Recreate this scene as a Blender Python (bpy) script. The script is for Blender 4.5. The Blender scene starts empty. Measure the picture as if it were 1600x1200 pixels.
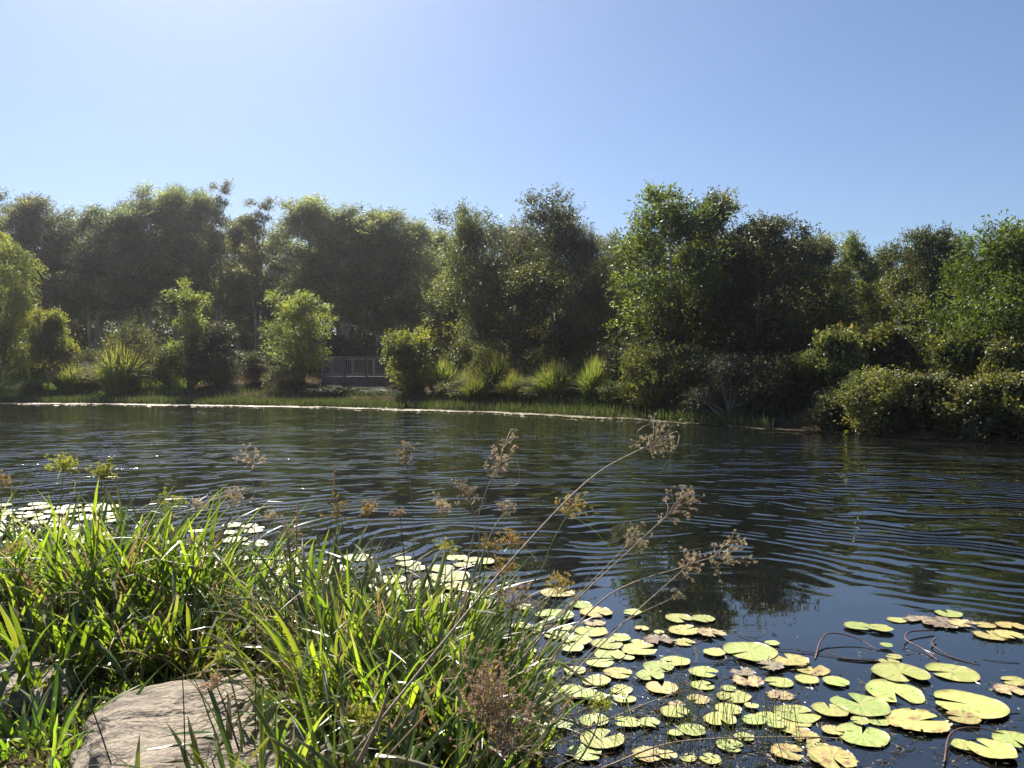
import bpy, math, random
import numpy as np
from mathutils import Vector, noise as mnoise
R = math.radians
random.seed(7); RNG = np.random.default_rng(7)
sc = bpy.context.scene
COL = sc.collection

# ------------------------------------------------------------------ camera
F, H0, CAMZ = 1232.0, 583.0, 1.75          # focal length and horizon row of the 1600x1200 photograph, eye height
cam = bpy.data.objects.new('camera', bpy.data.cameras.new('camera')); COL.objects.link(cam)
cam.data.sensor_width = 36; cam.data.lens = 36 * F / 1600
cam.location = (0, 0, CAMZ); cam.rotation_euler = (R(90) - math.atan(17 / F), 0, 0)
cam.data.clip_start = 0.05; cam.data.clip_end = 4000
sc.camera = cam

# ------------------------------------------------------------------ sky and sun
SUN_AZ, SUN_EL = R(-23), R(45)
w = bpy.data.worlds.new('World'); sc.world = w; w.use_nodes = True
nt = w.node_tree; nt.nodes.clear()
sky = nt.nodes.new('ShaderNodeTexSky'); sky.sky_type = 'NISHITA'; sky.sun_disc = False
sky.sun_elevation = SUN_EL; sky.sun_rotation = SUN_AZ
sky.altitude = 10; sky.air_density = 1.0; sky.dust_density = 0.7; sky.ozone_density = 3.0
bg = nt.nodes.new('ShaderNodeBackground'); bg.inputs[1].default_value = 0.05
wo = nt.nodes.new('ShaderNodeOutputWorld')
tint = nt.nodes.new('ShaderNodeMix'); tint.data_type = 'RGBA'; tint.blend_type = 'MULTIPLY'; tint.inputs[0].default_value = 1; tint.inputs[7].default_value = (.90, .95, 1.03, 1)
nt.links.new(sky.outputs[0], tint.inputs[6]); nt.links.new(tint.outputs[2], bg.inputs[0]); nt.links.new(bg.outputs[0], wo.inputs[0])
S = Vector((math.sin(SUN_AZ) * math.cos(SUN_EL), math.cos(SUN_AZ) * math.cos(SUN_EL), math.sin(SUN_EL)))
sun = bpy.data.objects.new('sun', bpy.data.lights.new('sun', 'SUN')); COL.objects.link(sun)
sun.data.energy = 5.0; sun.data.angle = R(0.53); sun.data.color = (1, 0.94, 0.85)
sun.rotation_euler = S.to_track_quat('Z', 'Y').to_euler(); sun.location = (0, 0, 40)
sc.view_settings.view_transform = 'Standard'; sc.view_settings.look = 'None'
sc.view_settings.exposure = 1.25; sc.view_settings.gamma = 1
cy = sc.cycles
cy.max_bounces = 5; cy.diffuse_bounces = 2; cy.glossy_bounces = 3; cy.transmission_bounces = 4
cy.transparent_max_bounces = 4; cy.sample_clamp_indirect = 4; cy.sample_clamp_direct = 30
cy.use_adaptive_sampling = True; cy.adaptive_threshold = 0.018; cy.adaptive_min_samples = 16
cy.caustics_reflective = False; cy.caustics_refractive = False
cy.use_denoising = True; cy.time_limit = 900

# ------------------------------------------------------------------ helpers
def P(px, py, D):
    """the point that lies D metres ahead on the ray through photograph pixel (px, py)"""
    return Vector(((px - 800) / F * D, D, CAMZ + (H0 - py) / F * D))
def onwater(px, py, z=0.0):
    D = (CAMZ - z) * F / (py - H0); return Vector(((px - 800) / F * D, D, z))
def mesh(name, v, f, mat=None, smooth=False):
    v = np.asarray(v, dtype=np.float32).reshape(-1, 3)
    me = bpy.data.meshes.new(name)
    if isinstance(f, np.ndarray):
        k = f.shape[1]; n = len(f)
        me.vertices.add(len(v)); me.vertices.foreach_set('co', v.ravel())
        me.loops.add(n * k); me.loops.foreach_set('vertex_index', f.astype(np.int32).ravel())
        me.polygons.add(n); me.polygons.foreach_set('loop_start', np.arange(0, n * k, k, dtype=np.int32))
        me.update(calc_edges=True)
    else:
        me.from_pydata([tuple(map(float, p)) for p in v], [], f)
    if smooth: me.polygons.foreach_set('use_smooth', [True] * len(me.polygons))
    if mat: me.materials.append(mat)
    me.update()
    return me
def link(name, me, parent=None, loc=None):
    o = bpy.data.objects.new(name, me); COL.objects.link(o)
    if parent: o.parent = parent
    if loc is not None: o.location = loc
    return o
def tag(o, label=None, cat=None, group=None, kind=None):
    if label: o['label'] = label
    if cat: o['category'] = cat
    if group: o['group'] = group
    if kind: o['kind'] = kind
    return o
def empty(name, loc, label, cat, group=None, rz=0):
    o = bpy.data.objects.new(name, None); COL.objects.link(o); o.location = loc; o.rotation_euler = (0, 0, rz)
    return tag(o, label, cat, group)

class MB:
    """collects tubes and blades into one mesh"""
    def __init__(s): s.v = []; s.f = []; s.t = {}
    def tube(s, pts, radii, n=6, cap=True):
        pts = [Vector(p) for p in pts]; b = len(s.v); m = len(pts); side = None
        for i, p in enumerate(pts):
            t = (pts[min(i + 1, m - 1)] - pts[max(i - 1, 0)])
            t = t.normalized() if t.length > 1e-9 else Vector((0, 0, 1))
            if side is None:
                side = t.cross(Vector((0.13, 0.9, 0.1))); 
                if side.length < 1e-3: side = t.cross(Vector((1, 0, 0)))
            side = (side - t * side.dot(t)).normalized(); up = t.cross(side)
            for k in range(n):
                a = 2 * math.pi * k / n
                s.v.append(p + (side * math.cos(a) + up * math.sin(a)) * radii[i])
        for i in range(m - 1):
            for k in range(n):
                s.f.append((b + i * n + k, b + i * n + (k + 1) % n, b + (i + 1) * n + (k + 1) % n, b + (i + 1) * n + k))
        if cap: s.f.append(tuple(b + (m - 1) * n + k for k in range(n))); s.f.append(tuple(b + k for k in reversed(range(n))))
    def blade(s, pts, wd, side, fold=0.35):
        """leaf with a V section: pts along the midrib, wd = widths"""
        b = len(s.v); m = len(pts)
        for i, p in enumerate(pts):
            t = (pts[min(i + 1, m - 1)] - pts[max(i - 1, 0)]).normalized()
            sd = (side - t * side.dot(t))
            sd = sd.normalized() if sd.length > 1e-6 else Vector((1, 0, 0))
            up = sd.cross(t)
            for q_ in range(3): s.t[b + 3 * i + q_] = i / (m - 1)
            s.v += [p - sd * wd[i] / 2 + up * wd[i] * fold * .5, p, p + sd * wd[i] / 2 + up * wd[i] * fold * .5]
        for i in range(m - 1):
            a = b + 3 * i
            s.f += [(a, a + 1, a + 4, a + 3), (a + 1, a + 2, a + 5, a + 4)]
    def box(s, x0, x1, y0, y1, z0, z1):
        b = len(s.v)
        s.v += [Vector(c) for c in ((x0,y0,z0),(x1,y0,z0),(x1,y1,z0),(x0,y1,z0),(x0,y0,z1),(x1,y0,z1),(x1,y1,z1),(x0,y1,z1))]
        s.f += [(b,b+3,b+2,b+1),(b+4,b+5,b+6,b+7),(b,b+1,b+5,b+4),(b+1,b+2,b+6,b+5),(b+2,b+3,b+7,b+6),(b+3,b,b+4,b+7)]
    def build(s, name, mat, smooth=False):
        me = mesh(name, [tuple(p) for p in s.v], s.f, mat, smooth)
        if s.t:
            at = me.attributes.new('along', 'FLOAT', 'POINT'); at.data.foreach_set('value', [s.t.get(i, 0.0) for i in range(len(s.v))])
        return me
def curve(pts, n=14):
    """Catmull-Rom through the points"""
    pts = [Vector(p) for p in pts]
    if len(pts) < 3: return [pts[0].lerp(pts[-1], i / n) for i in range(n + 1)]
    q = [2 * pts[0] - pts[1]] + pts + [2 * pts[-1] - pts[-2]]; out = []; seg = len(pts) - 1
    for i in range(n + 1):
        u = i / n * seg; k = min(int(u), seg - 1); t = u - k
        a, b, c, d = q[k:k + 4]
        out.append(0.5 * ((2 * b) + (c - a) * t + (2 * a - 5 * b + 4 * c - d) * t * t + (3 * b - a - 3 * c + d) * t ** 3))
    return out

def leafcloud(pos, dr, ln, wd, rng, flat=0.0):
    """one folded four-cornered leaf per row; returns vertices and quads"""
    n = len(pos)
    dr = dr / (np.linalg.norm(dr, axis=1, keepdims=True) + 1e-9)
    rv = rng.normal(size=(n, 3)); rv[:, 2] *= (1 - flat)
    sd = np.cross(dr, rv); sd /= (np.linalg.norm(sd, axis=1, keepdims=True) + 1e-9)
    nm = np.cross(sd, dr)
    ln = np.broadcast_to(ln, (n,))[:, None]; wd = np.broadcast_to(wd, (n,))[:, None]
    v = np.empty((n, 4, 3), dtype=np.float32)
    v[:, 0] = pos; v[:, 1] = pos + dr * ln * .45 + sd * wd * .5 + nm * wd * .15
    v[:, 2] = pos + dr * ln - nm * ln * .08; v[:, 3] = pos + dr * ln * .45 - sd * wd * .5 + nm * wd * .15
    return v.reshape(-1, 3), np.arange(4 * n).reshape(-1, 4)

# ------------------------------------------------------------------ materials
def newmat(name):
    m = bpy.data.materials.new(name); m.use_nodes = True; n = m.node_tree; n.nodes.clear()
    return m, n, n.nodes.new('ShaderNodeOutputMaterial')
def N(n, t, **k):
    x = n.nodes.new(t)
    for a, b in k.items(): setattr(x, a, b)
    return x
def ramp(n, fac, stops):
    r = N(n, 'ShaderNodeValToRGB'); cr = r.color_ramp
    while len(cr.elements) > 1: cr.elements.remove(cr.elements[-1])
    cr.elements[0].position, cr.elements[0].color = stops[0][0], (*stops[0][1], 1)
    for p, c in stops[1:]:
        e = cr.elements.new(p); e.color = (*c, 1)
    n.links.new(fac, r.inputs[0]); return r.outputs[0]
def leafmat(name, cols, trans=0.4, rough=0.5, tcol=None, spec=0.3, objvar=0.25, clumps=0, tips=None):
    """thin leaf: colour differs from leaf to leaf and a little from plant to plant; lets light through"""
    m, n, out = newmat(name)
    g = N(n, 'ShaderNodeNewGeometry'); oi = N(n, 'ShaderNodeObjectInfo')
    k = len(cols)
    c = ramp(n, g.outputs['Random Per Island'], [(i / max(k - 1, 1), cc) for i, cc in enumerate(cols)])
    hs = N(n, 'ShaderNodeHueSaturation')
    mr = N(n, 'ShaderNodeMapRange'); mr.inputs[3].default_value = 1 - objvar; mr.inputs[4].default_value = 1 + objvar
    n.links.new(oi.outputs['Random'], mr.inputs[0]); n.links.new(mr.outputs[0], hs.inputs['Value'])
    mh = N(n, 'ShaderNodeMapRange'); mh.inputs[3].default_value = .485; mh.inputs[4].default_value = .515
    mm = N(n, 'ShaderNodeMath', operation='FRACT'); m2 = N(n, 'ShaderNodeMath', operation='MULTIPLY'); m2.inputs[1].default_value = 7.31
    n.links.new(oi.outputs['Random'], m2.inputs[0]); n.links.new(m2.outputs[0], mm.inputs[0]); n.links.new(mm.outputs[0], mh.inputs[0])
    n.links.new(mh.outputs[0], hs.inputs['Hue'])
    if clumps:      # light-and-dark contrast of lit and shaded boughs, painted into the leaf colour
        tc = N(n, 'ShaderNodeTexCoord'); nz = N(n, 'ShaderNodeTexNoise'); nz.inputs['Scale'].default_value = clumps; nz.inputs['Detail'].default_value = 3
        n.links.new(tc.outputs['Object'], nz.inputs[0]); tn = ramp(n, nz.outputs[0], [(.36, (.55, .62, .7)), (.5, (1, 1, 1)), (.64, (1.7, 1.55, 1.1))])
        mc = N(n, 'ShaderNodeMix', data_type='RGBA', blend_type='MULTIPLY'); mc.inputs[0].default_value = 1; n.links.new(c, mc.inputs[6]); n.links.new(tn, mc.inputs[7]); c = mc.outputs[2]
    if tips:        # dead brown ends, longer on some blades than on others
        al = N(n, 'ShaderNodeAttribute'); al.attribute_name = 'along'
        s1 = N(n, 'ShaderNodeMath', operation='MULTIPLY'); s1.inputs[1].default_value = 5.77; fr = N(n, 'ShaderNodeMath', operation='FRACT')
        n.links.new(g.outputs['Random Per Island'], s1.inputs[0]); n.links.new(s1.outputs[0], fr.inputs[0])
        s2 = N(n, 'ShaderNodeMath', operation='MULTIPLY_ADD'); s2.inputs[1].default_value = .33; n.links.new(fr.outputs[0], s2.inputs[0]); n.links.new(al.outputs['Fac'], s2.inputs[2])
        mr_ = N(n, 'ShaderNodeMapRange'); mr_.inputs[1].default_value = .98; mr_.inputs[2].default_value = 1.12; n.links.new(s2.outputs[0], mr_.inputs[0])
        mt = N(n, 'ShaderNodeMix', data_type='RGBA'); n.links.new(mr_.outputs[0], mt.inputs[0]); n.links.new(c, mt.inputs[6]); mt.inputs[7].default_value = (*tips, 1); c = mt.outputs[2]
    n.links.new(c, hs.inputs['Color'])
    b = N(n, 'ShaderNodeBsdfPrincipled'); b.inputs['Roughness'].default_value = rough
    b.inputs['Specular IOR Level'].default_value = spec
    n.links.new(hs.outputs[0], b.inputs['Base Color'])
    t = N(n, 'ShaderNodeBsdfTranslucent')
    mx = N(n, 'ShaderNodeMix', data_type='RGBA', blend_type='MULTIPLY'); mx.inputs[0].default_value = 1
    n.links.new(hs.outputs[0], mx.inputs[6]); mx.inputs[7].default_value = (*(tcol or (1.9, 1.9, 0.7)), 1)
    n.links.new(mx.outputs[2], t.inputs[0])
    ms = N(n, 'ShaderNodeMixShader'); ms.inputs[0].default_value = trans
    n.links.new(b.outputs[0], ms.inputs[1]); n.links.new(t.outputs[0], ms.inputs[2]); n.links.new(ms.outputs[0], out.inputs[0])
    return m
def noisemat(name, stops, scale=8, rough=0.8, bump=0.3, bscale=None, detail=8, stretch=(1, 1, 1), dist=0.02, spec=0.3):
    m, n, out = newmat(name)
    tc = N(n, 'ShaderNodeTexCoord'); mp = N(n, 'ShaderNodeMapping'); mp.inputs['Scale'].default_value = stretch
    n.links.new(tc.outputs['Object'], mp.inputs[0])
    no = N(n, 'ShaderNodeTexNoise'); no.inputs['Scale'].default_value = scale; no.inputs['Detail'].default_value = detail
    n.links.new(mp.outputs[0], no.inputs[0])
    c = ramp(n, no.outputs[0], stops)
    b = N(n, 'ShaderNodeBsdfPrincipled'); b.inputs['Roughness'].default_value = rough; b.inputs['Specular IOR Level'].default_value = spec
    n.links.new(c, b.inputs['Base Color'])
    n2 = N(n, 'ShaderNodeTexNoise'); n2.inputs['Scale'].default_value = bscale or scale * 3; n2.inputs['Detail'].default_value = 10
    n.links.new(mp.outputs[0], n2.inputs[0])
    bp = N(n, 'ShaderNodeBump'); bp.inputs['Strength'].default_value = bump; bp.inputs['Distance'].default_value = dist
    n.links.new(n2.outputs[0], bp.inputs['Height']); n.links.new(bp.outputs[0], b.inputs['Normal'])
    n.links.new(b.outputs[0], out.inputs[0])
    return m
M = {}
M['olive'] = leafmat('olive_leaf', [(.04,.05,.025),(.09,.105,.045),(.19,.205,.09),(.06,.07,.035)], .35, clumps=.55)
M['wood'] = leafmat('wood_leaf', [(.055,.07,.045),(.13,.145,.085),(.28,.29,.17),(.09,.10,.065)], .5, tcol=(1.5,1.65,1.0), objvar=.35, clumps=.5)
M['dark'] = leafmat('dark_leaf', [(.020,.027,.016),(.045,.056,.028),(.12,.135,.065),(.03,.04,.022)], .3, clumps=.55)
M['pale'] = leafmat('pale_leaf', [(.11,.14,.045),(.17,.20,.065),(.22,.24,.09),(.13,.15,.06)], .45, clumps=.55)
M['bright'] = leafmat('bright_leaf', [(.05,.08,.02),(.08,.115,.03),(.12,.155,.045),(.055,.08,.03)], .45, clumps=.55)
M['vivid'] = leafmat('vivid_leaf', [(.04,.08,.02),(.075,.125,.028),(.12,.17,.04),(.05,.08,.025)], .4, clumps=.8)
M['grey'] = leafmat('grey_leaf', [(.07,.08,.05),(.11,.12,.075),(.14,.15,.09),(.09,.09,.06)], .35, clumps=.55)
M['glossy'] = leafmat('glossy_leaf', [(.035,.05,.02),(.075,.09,.03),(.13,.145,.065),(.17,.13,.07)], .3, rough=.42, spec=.5, clumps=1.1)
M['wispy'] = leafmat('wispy_leaf', [(.045,.052,.038),(.085,.09,.065),(.06,.06,.045)], .3, clumps=.55)
M['strap'] = leafmat('strap_leaf', [(.05,.08,.025),(.09,.13,.035),(.19,.22,.06),(.20,.18,.10)], .45, rough=.6, tips=(.20,.19,.11))
M['reed'] = leafmat('reed_leaf', [(.025,.045,.025),(.04,.065,.03),(.07,.09,.045),(.12,.11,.07)], .3)
M['sedge'] = leafmat('sedge_leaf', [(.07,.11,.02),(.13,.18,.03),(.21,.25,.045),(.05,.08,.025),(.15,.19,.04),(.22,.21,.07)],   .46, rough=.34, tcol=(1.8,2.1,.5), spec=1.0, objvar=.4, tips=(.19,.17,.11))
M['dry'] = leafmat('dry_leaf', [(.22,.14,.07),(.32,.23,.13),(.42,.34,.22),(.16,.09,.05)], .3, rough=.5, tcol=(1.3,1.1,.8))
M['seed_dead'] = leafmat('dead_seed_head', [(.42,.34,.22),(.56,.48,.34),(.28,.21,.13)], .3, tcol=(1.2,1.1,.9))
M['seed_gold'] = leafmat('gold_seed_head', [(.42,.32,.10),(.52,.41,.16),(.32,.21,.08)], .3, tcol=(1.2,1.1,.7))
M['seed_green'] = leafmat('green_seed_head', [(.24,.28,.05),(.36,.38,.09),(.20,.18,.06)], .45, tcol=(1.6,1.5,.6))
M['seed_brown'] = leafmat('brown_seed_head', [(.24,.17,.11),(.36,.27,.18),(.46,.38,.27)], .3, tcol=(1.3,1.1,.8))
M['stem_dead'] = noisemat('dead_stem', [(.3,(.20,.14,.09)),(.7,(.42,.34,.25))], 60, .7, .2)
M['stem_dark'] = noisemat('dark_stem', [(.3,(.05,.03,.025)),(.7,(.14,.09,.06))], 60, .7, .2)
M['stem_green'] = noisemat('green_stem', [(.3,(.12,.17,.04)),(.7,(.26,.28,.09))], 40, .4, .1)
M['bark'] = noisemat('pale_papery_bark', [(.3,(.16,.14,.12)),(.5,(.30,.27,.23)),(.72,(.46,.42,.37))], 2.2, .9, .6, 9, stretch=(1,1,.25), dist=.05)
M['bark_tan'] = noisemat('tan_bark', [(.3,(.20,.13,.08)),(.7,(.40,.28,.19))], 3, .9, .6, 9, stretch=(1,1,.3), dist=.05)
M['timber'] = noisemat('weathered_timber', [(.3,(.20,.17,.15)),(.7,(.36,.32,.29))], 3, .85, .3, 30, stretch=(6,6,.6), dist=.01)
M['timber_brown'] = noisemat('brown_timber', [(.3,(.12,.08,.07)),(.7,(.22,.16,.14))], 3, .85, .3, 30, dist=.01)
M['litter'] = leafmat('leaf_litter', [(.06,.04,.025),(.13,.09,.05),(.24,.18,.11),(.08,.09,.03),(.10,.07,.05)], .2, tcol=(1.2,1.1,.9))
M['weed'] = leafmat('water_weed', [(.09,.07,.04),(.16,.13,.08),(.24,.19,.13),(.10,.12,.04)], .2, rough=.3, tcol=(1.2,1.1,.9))

# ------------------------------------------------------------------ terrain and water
FAR = np.array([(-90,47),(-70,49),(-45,48.8),(-31,48),(-24,47),(-10.2,42.6),(-5.7,39.8),(-2.6,37.5),(.85,35),(4.9,30.3),(8,25.6),(10.7,22.3),(13,20.2),(17,17.4),(25,13),(40,7),(60,1),(90,-20)], float)
NEAR = np.array([(-90,50),(-70,45),(-40,14),(-15,5.8),(-7,5.4),(-4,5.5),(-2.6,5.3),(-1.6,5.0),(-.9,4.55),(-.2,4.15),(.1,3.7),(.22,3.2),(.3,2.6),(.5,1.9),(1.3,1.1),(4,.3),(12,-1.5),(60,-12),(90,-30)], float)
def sstep(x, a, b):
    t = np.clip((x - a) / (b - a), 0, 1); return t * t * (3 - 2 * t)
def hterrain(x, y):
    x = np.asarray(x, float); y = np.asarray(y, float)
    sf = (y - np.interp(x, FAR[:,0], FAR[:,1])) * .85
    sn = (np.interp(x, NEAR[:,0], NEAR[:,1]) - y)
    left = sstep(-x, 5, 20)
    hf = -.9 + .95 * sstep(sf, -2.2, .2) + .45 * sstep(sf, .1, 1.6) + (.5 + 1.5 * left) * sstep(sf, 1.5, 9)
    hn = -.9 + .9 * sstep(sn, -1.0, .05) + .30 * sstep(sn, 0, .7) + .08 * sstep(sn, 1, 4)
    h = np.maximum(hf, hn)
    wob = .035 * np.sin(3.1*x+1.3*y) * np.sin(2.3*y-.7*x) + .02 * np.sin(9*x+2*y) * np.cos(8*y - x)
    return h + wob * sstep(h, -.2, .3)
def hz(x, y): return float(hterrain(x, y))
def axis(lo, f0, f1, step, hi, g=1.13, cap=40):
    a = list(np.arange(f0, f1 + 1e-6, step)); s = step; x = f1
    while x < hi: s = min(s * g, cap); x += s; a.append(x)
    s = step; x = f0; b = []
    while x > lo: s = min(s * g, cap); x -= s; b.append(x)
    return np.array(b[::-1] + a)
xs = axis(-650, -4.5, 1.5, .08, 650); ys_ = list(axis(-120, 1, 6, .08, 30, 1.1, .8)); ys_ = [v for v in ys_ if v < 30]
ys = np.array(ys_ + list(np.arange(30, 62, .5)) + [62 + i * i * 1.6 for i in range(1, 20)])
X, Y = np.meshgrid(xs, ys); Z = hterrain(X, Y)
nx, ny = len(xs), len(ys)
idx = np.arange(nx * ny).reshape(ny, nx)
quads = np.stack([idx[:-1,:-1], idx[:-1,1:], idx[1:,1:], idx[1:,:-1]], -1).reshape(-1, 4)
m, n, out = newmat('ground')
tc = N(n, 'ShaderNodeTexCoord'); no = N(n, 'ShaderNodeTexNoise'); no.inputs['Scale'].default_value = .9; no.inputs['Detail'].default_value = 12; no.inputs['Roughness'].default_value = .7
n.links.new(tc.outputs['Object'], no.inputs[0])
soil = ramp(n, no.outputs[0], [(.3,(.03,.022,.014)),(.5,(.07,.052,.033)),(.7,(.15,.115,.075))])
n3 = N(n, 'ShaderNodeTexNoise'); n3.inputs['Scale'].default_value = 3; n3.inputs['Detail'].default_value = 8
n.links.new(tc.outputs['Object'], n3.inputs[0])
turf = ramp(n, n3.outputs[0], [(.35,(.05,.10,.02)),(.65,(.12,.19,.035))])
sx = N(n, 'ShaderNodeSeparateXYZ'); n.links.new(tc.outputs['Object'], sx.inputs[0])
a1 = N(n, 'ShaderNodeMapRange'); a1.inputs[1].default_value = -22; a1.inputs[2].default_value = -26
n.links.new(sx.outputs[0], a1.inputs[0])
a2 = N(n, 'ShaderNodeMapRange'); a2.inputs[1].default_value = 46; a2.inputs[2].default_value = 49
n.links.new(sx.outputs[1], a2.inputs[0])
mu = N(n, 'ShaderNodeMath', operation='MULTIPLY'); n.links.new(a1.outputs[0], mu.inputs[0]); n.links.new(a2.outputs[0], mu.inputs[1])
mx = N(n, 'ShaderNodeMix', data_type='RGBA'); n.links.new(mu.outputs[0], mx.inputs[0]); n.links.new(soil, mx.inputs[6]); n.links.new(turf, mx.inputs[7])
b = N(n, 'ShaderNodeBsdfPrincipled'); b.inputs['Roughness'].default_value = .95; b.inputs['Specular IOR Level'].default_value = 0; n.links.new(mx.outputs[2], b.inputs['Base Color'])
n4 = N(n, 'ShaderNodeTexNoise'); n4.inputs['Scale'].default_value = 25; n4.inputs['Detail'].default_value = 10; n.links.new(tc.outputs['Object'], n4.inputs[0])
bp = N(n, 'ShaderNodeBump'); bp.inputs['Distance'].default_value = .04; bp.inputs['Strength'].default_value = .8
n.links.new(n4.outputs[0], bp.inputs['Height']); n.links.new(bp.outputs[0], b.inputs['Normal']); n.links.new(b.outputs[0], out.inputs[0])
g = link('ground', mesh('ground', np.stack([X, Y, Z], -1), quads, m, True)); tag(g, kind='structure')

# water: dark, mirror-like, ring ripples spreading from the lily pads plus small wind ripples
m, n, out = newmat('water')
def MT(op, a=None, b=None, c=None):
    x = N(n, 'ShaderNodeMath', operation=op)
    for i, v in enumerate((a, b, c)):
        if v is None: continue
        if isinstance(v, (int, float)): x.inputs[i].default_value = v
        else: n.links.new(v, x.inputs[i])
    return x.outputs[0]
def MR(v, a, b_, c, d, smooth=False):
    x = N(n, 'ShaderNodeMapRange')
    if smooth: x.interpolation_type = 'SMOOTHSTEP'
    for i, q in enumerate((a, b_, c, d)): x.inputs[i + 1].default_value = q
    n.links.new(v, x.inputs[0]); return x.outputs[0]
def NZ(scale, stretch=(1,1,1), detail=2, off=(0,0,0), dist=0):
    mp = N(n, 'ShaderNodeMapping'); mp.inputs['Scale'].default_value = stretch; mp.inputs['Location'].default_value = off
    n.links.new(tc.outputs['Object'], mp.inputs[0])
    t = N(n, 'ShaderNodeTexNoise'); t.inputs['Scale'].default_value = scale; t.inputs['Detail'].default_value = detail; t.inputs['Distortion'].default_value = dist
    n.links.new(mp.outputs[0], t.inputs[0]); return t.outputs[0]
tc = N(n, 'ShaderNodeTexCoord')
RC = (1.7, 4.6)
sep = N(n, 'ShaderNodeSeparateXYZ'); n.links.new(tc.outputs['Object'], sep.inputs[0])
dx = MT('SUBTRACT', sep.outputs[0], RC[0]); dy = MT('SUBTRACT', sep.outputs[1], RC[1])
r = MT('SQRT', MT('ADD', MT('MULTIPLY', dx, dx), MT('MULTIPLY', dy, dy)))
warp = MT('MULTIPLY', MT('SUBTRACT', NZ(.35, detail=2), .5), 3.4)
warp2 = MT('MULTIPLY', MT('SUBTRACT', NZ(1.3, detail=1), .5), .42)
ph = MT('ADD', MT('ADD', r, warp), warp2)
ring = MT('ADD', MT('SINE', MT('MULTIPLY', ph, 2 * math.pi / .29)), MT('MULTIPLY', MT('SINE', MT('MULTIPLY', MT('ADD', ph, warp2), 2 * math.pi / .21)), .15))
rmask = MT('MULTIPLY', MR(r, 1.3, 4.0, 0, 1, True), MR(r, 10, 30, 1, .45, True))
patch = MR(NZ(.22, (1, .6, 1), 3, (3.3, 1.7, 0)), .40, .56, .4, 1, True)
brk = MR(NZ(2.0, (.8, 1, 1), 2, (5, 9, 0)), .41, .56, .12, 1.35, True)
ringh = MT('MULTIPLY', MT('MULTIPLY', MT('MULTIPLY', ring, brk), rmask), MT('MULTIPLY', patch, .0085))
far = MT('MULTIPLY', MR(sep.outputs[1], 6, 16, .12, 1, True), MR(sep.outputs[1], 12, 26, 1, 1.9, True))
wind = MT('MULTIPLY', MT('SUBTRACT', NZ(1.7, (.35, 1.3, 1), 0.5, dist=.2), .5), MT('MULTIPLY', far, .06))
patch2 = MR(NZ(.12, (1, 1.6, 1), 2, (8, 2, 0)), .38, .62, .35, 1.2, True)
wind = MT('MULTIPLY', wind, patch2)
tiny = MT('MULTIPLY', MT('SUBTRACT', NZ(5.5, (.7, 1.4, 1), 1), .5), MT('MULTIPLY', MT('MULTIPLY', far, patch), .004))
hgt = MT('ADD', MT('ADD', ringh, wind), tiny)
bp = N(n, 'ShaderNodeBump'); bp.inputs['Distance'].default_value = 1.0; bp.inputs['Strength'].default_value = 1.0
n.links.new(hgt, bp.inputs['Height'])
b = N(n, 'ShaderNodeBsdfPrincipled'); b.inputs['Base Color'].default_value = (.006, .007, .006, 1)
b.inputs['Roughness'].default_value = .015; b.inputs['IOR'].default_value = 2.0
n.links.new(bp.outputs[0], b.inputs['Normal']); n.links.new(b.outputs[0], out.inputs[0])
wt = link('water', mesh('water', [(-95,-32,0),(95,-32,0),(95,58,0),(-95,58,0)], [(0,1,2,3)], m)); tag(wt, kind='structure')

# ------------------------------------------------------------------ trees: prototypes
def spray_leaves(cents, rads, rng, nsp, nlf, slen, leaf, lw, up=.5, out=1.0, droop=0.0, squash=.8):
    """sprays of leaves on twigs, gathered in clumps"""
    k = len(cents)
    ci = np.repeat(np.arange(k), nsp)
    u = rng.normal(size=(len(ci), 3)); u /= np.linalg.norm(u, axis=1, keepdims=True)
    rad = rng.random(len(ci)) ** .45
    off = u * rad[:, None] * rads[ci][:, None]; off[:, 2] *= squash
    p0 = cents[ci] + off
    d = u * out + rng.normal(size=u.shape) * .45 + np.array([0, 0, up]); d /= np.linalg.norm(d, axis=1, keepdims=True)
    sl = slen * (.6 + .8 * rng.random(len(ci)))
    li = np.repeat(np.arange(len(ci)), nlf)
    t = rng.random(len(li))
    pos = p0[li] + d[li] * (sl[li] * t)[:, None] + rng.normal(size=(len(li), 3)) * leaf * .25
    pos[:, 2] -= droop * sl[li] * t * t
    ld = d[li] * .8 + rng.normal(size=pos.shape) * .75 + np.array([0, 0, -droop * 1.2])
    return leafcloud(pos, ld, leaf * (.65 + .7 * rng.random(len(li))), lw * (.7 + .6 * rng.random(len(li))), rng)
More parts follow.
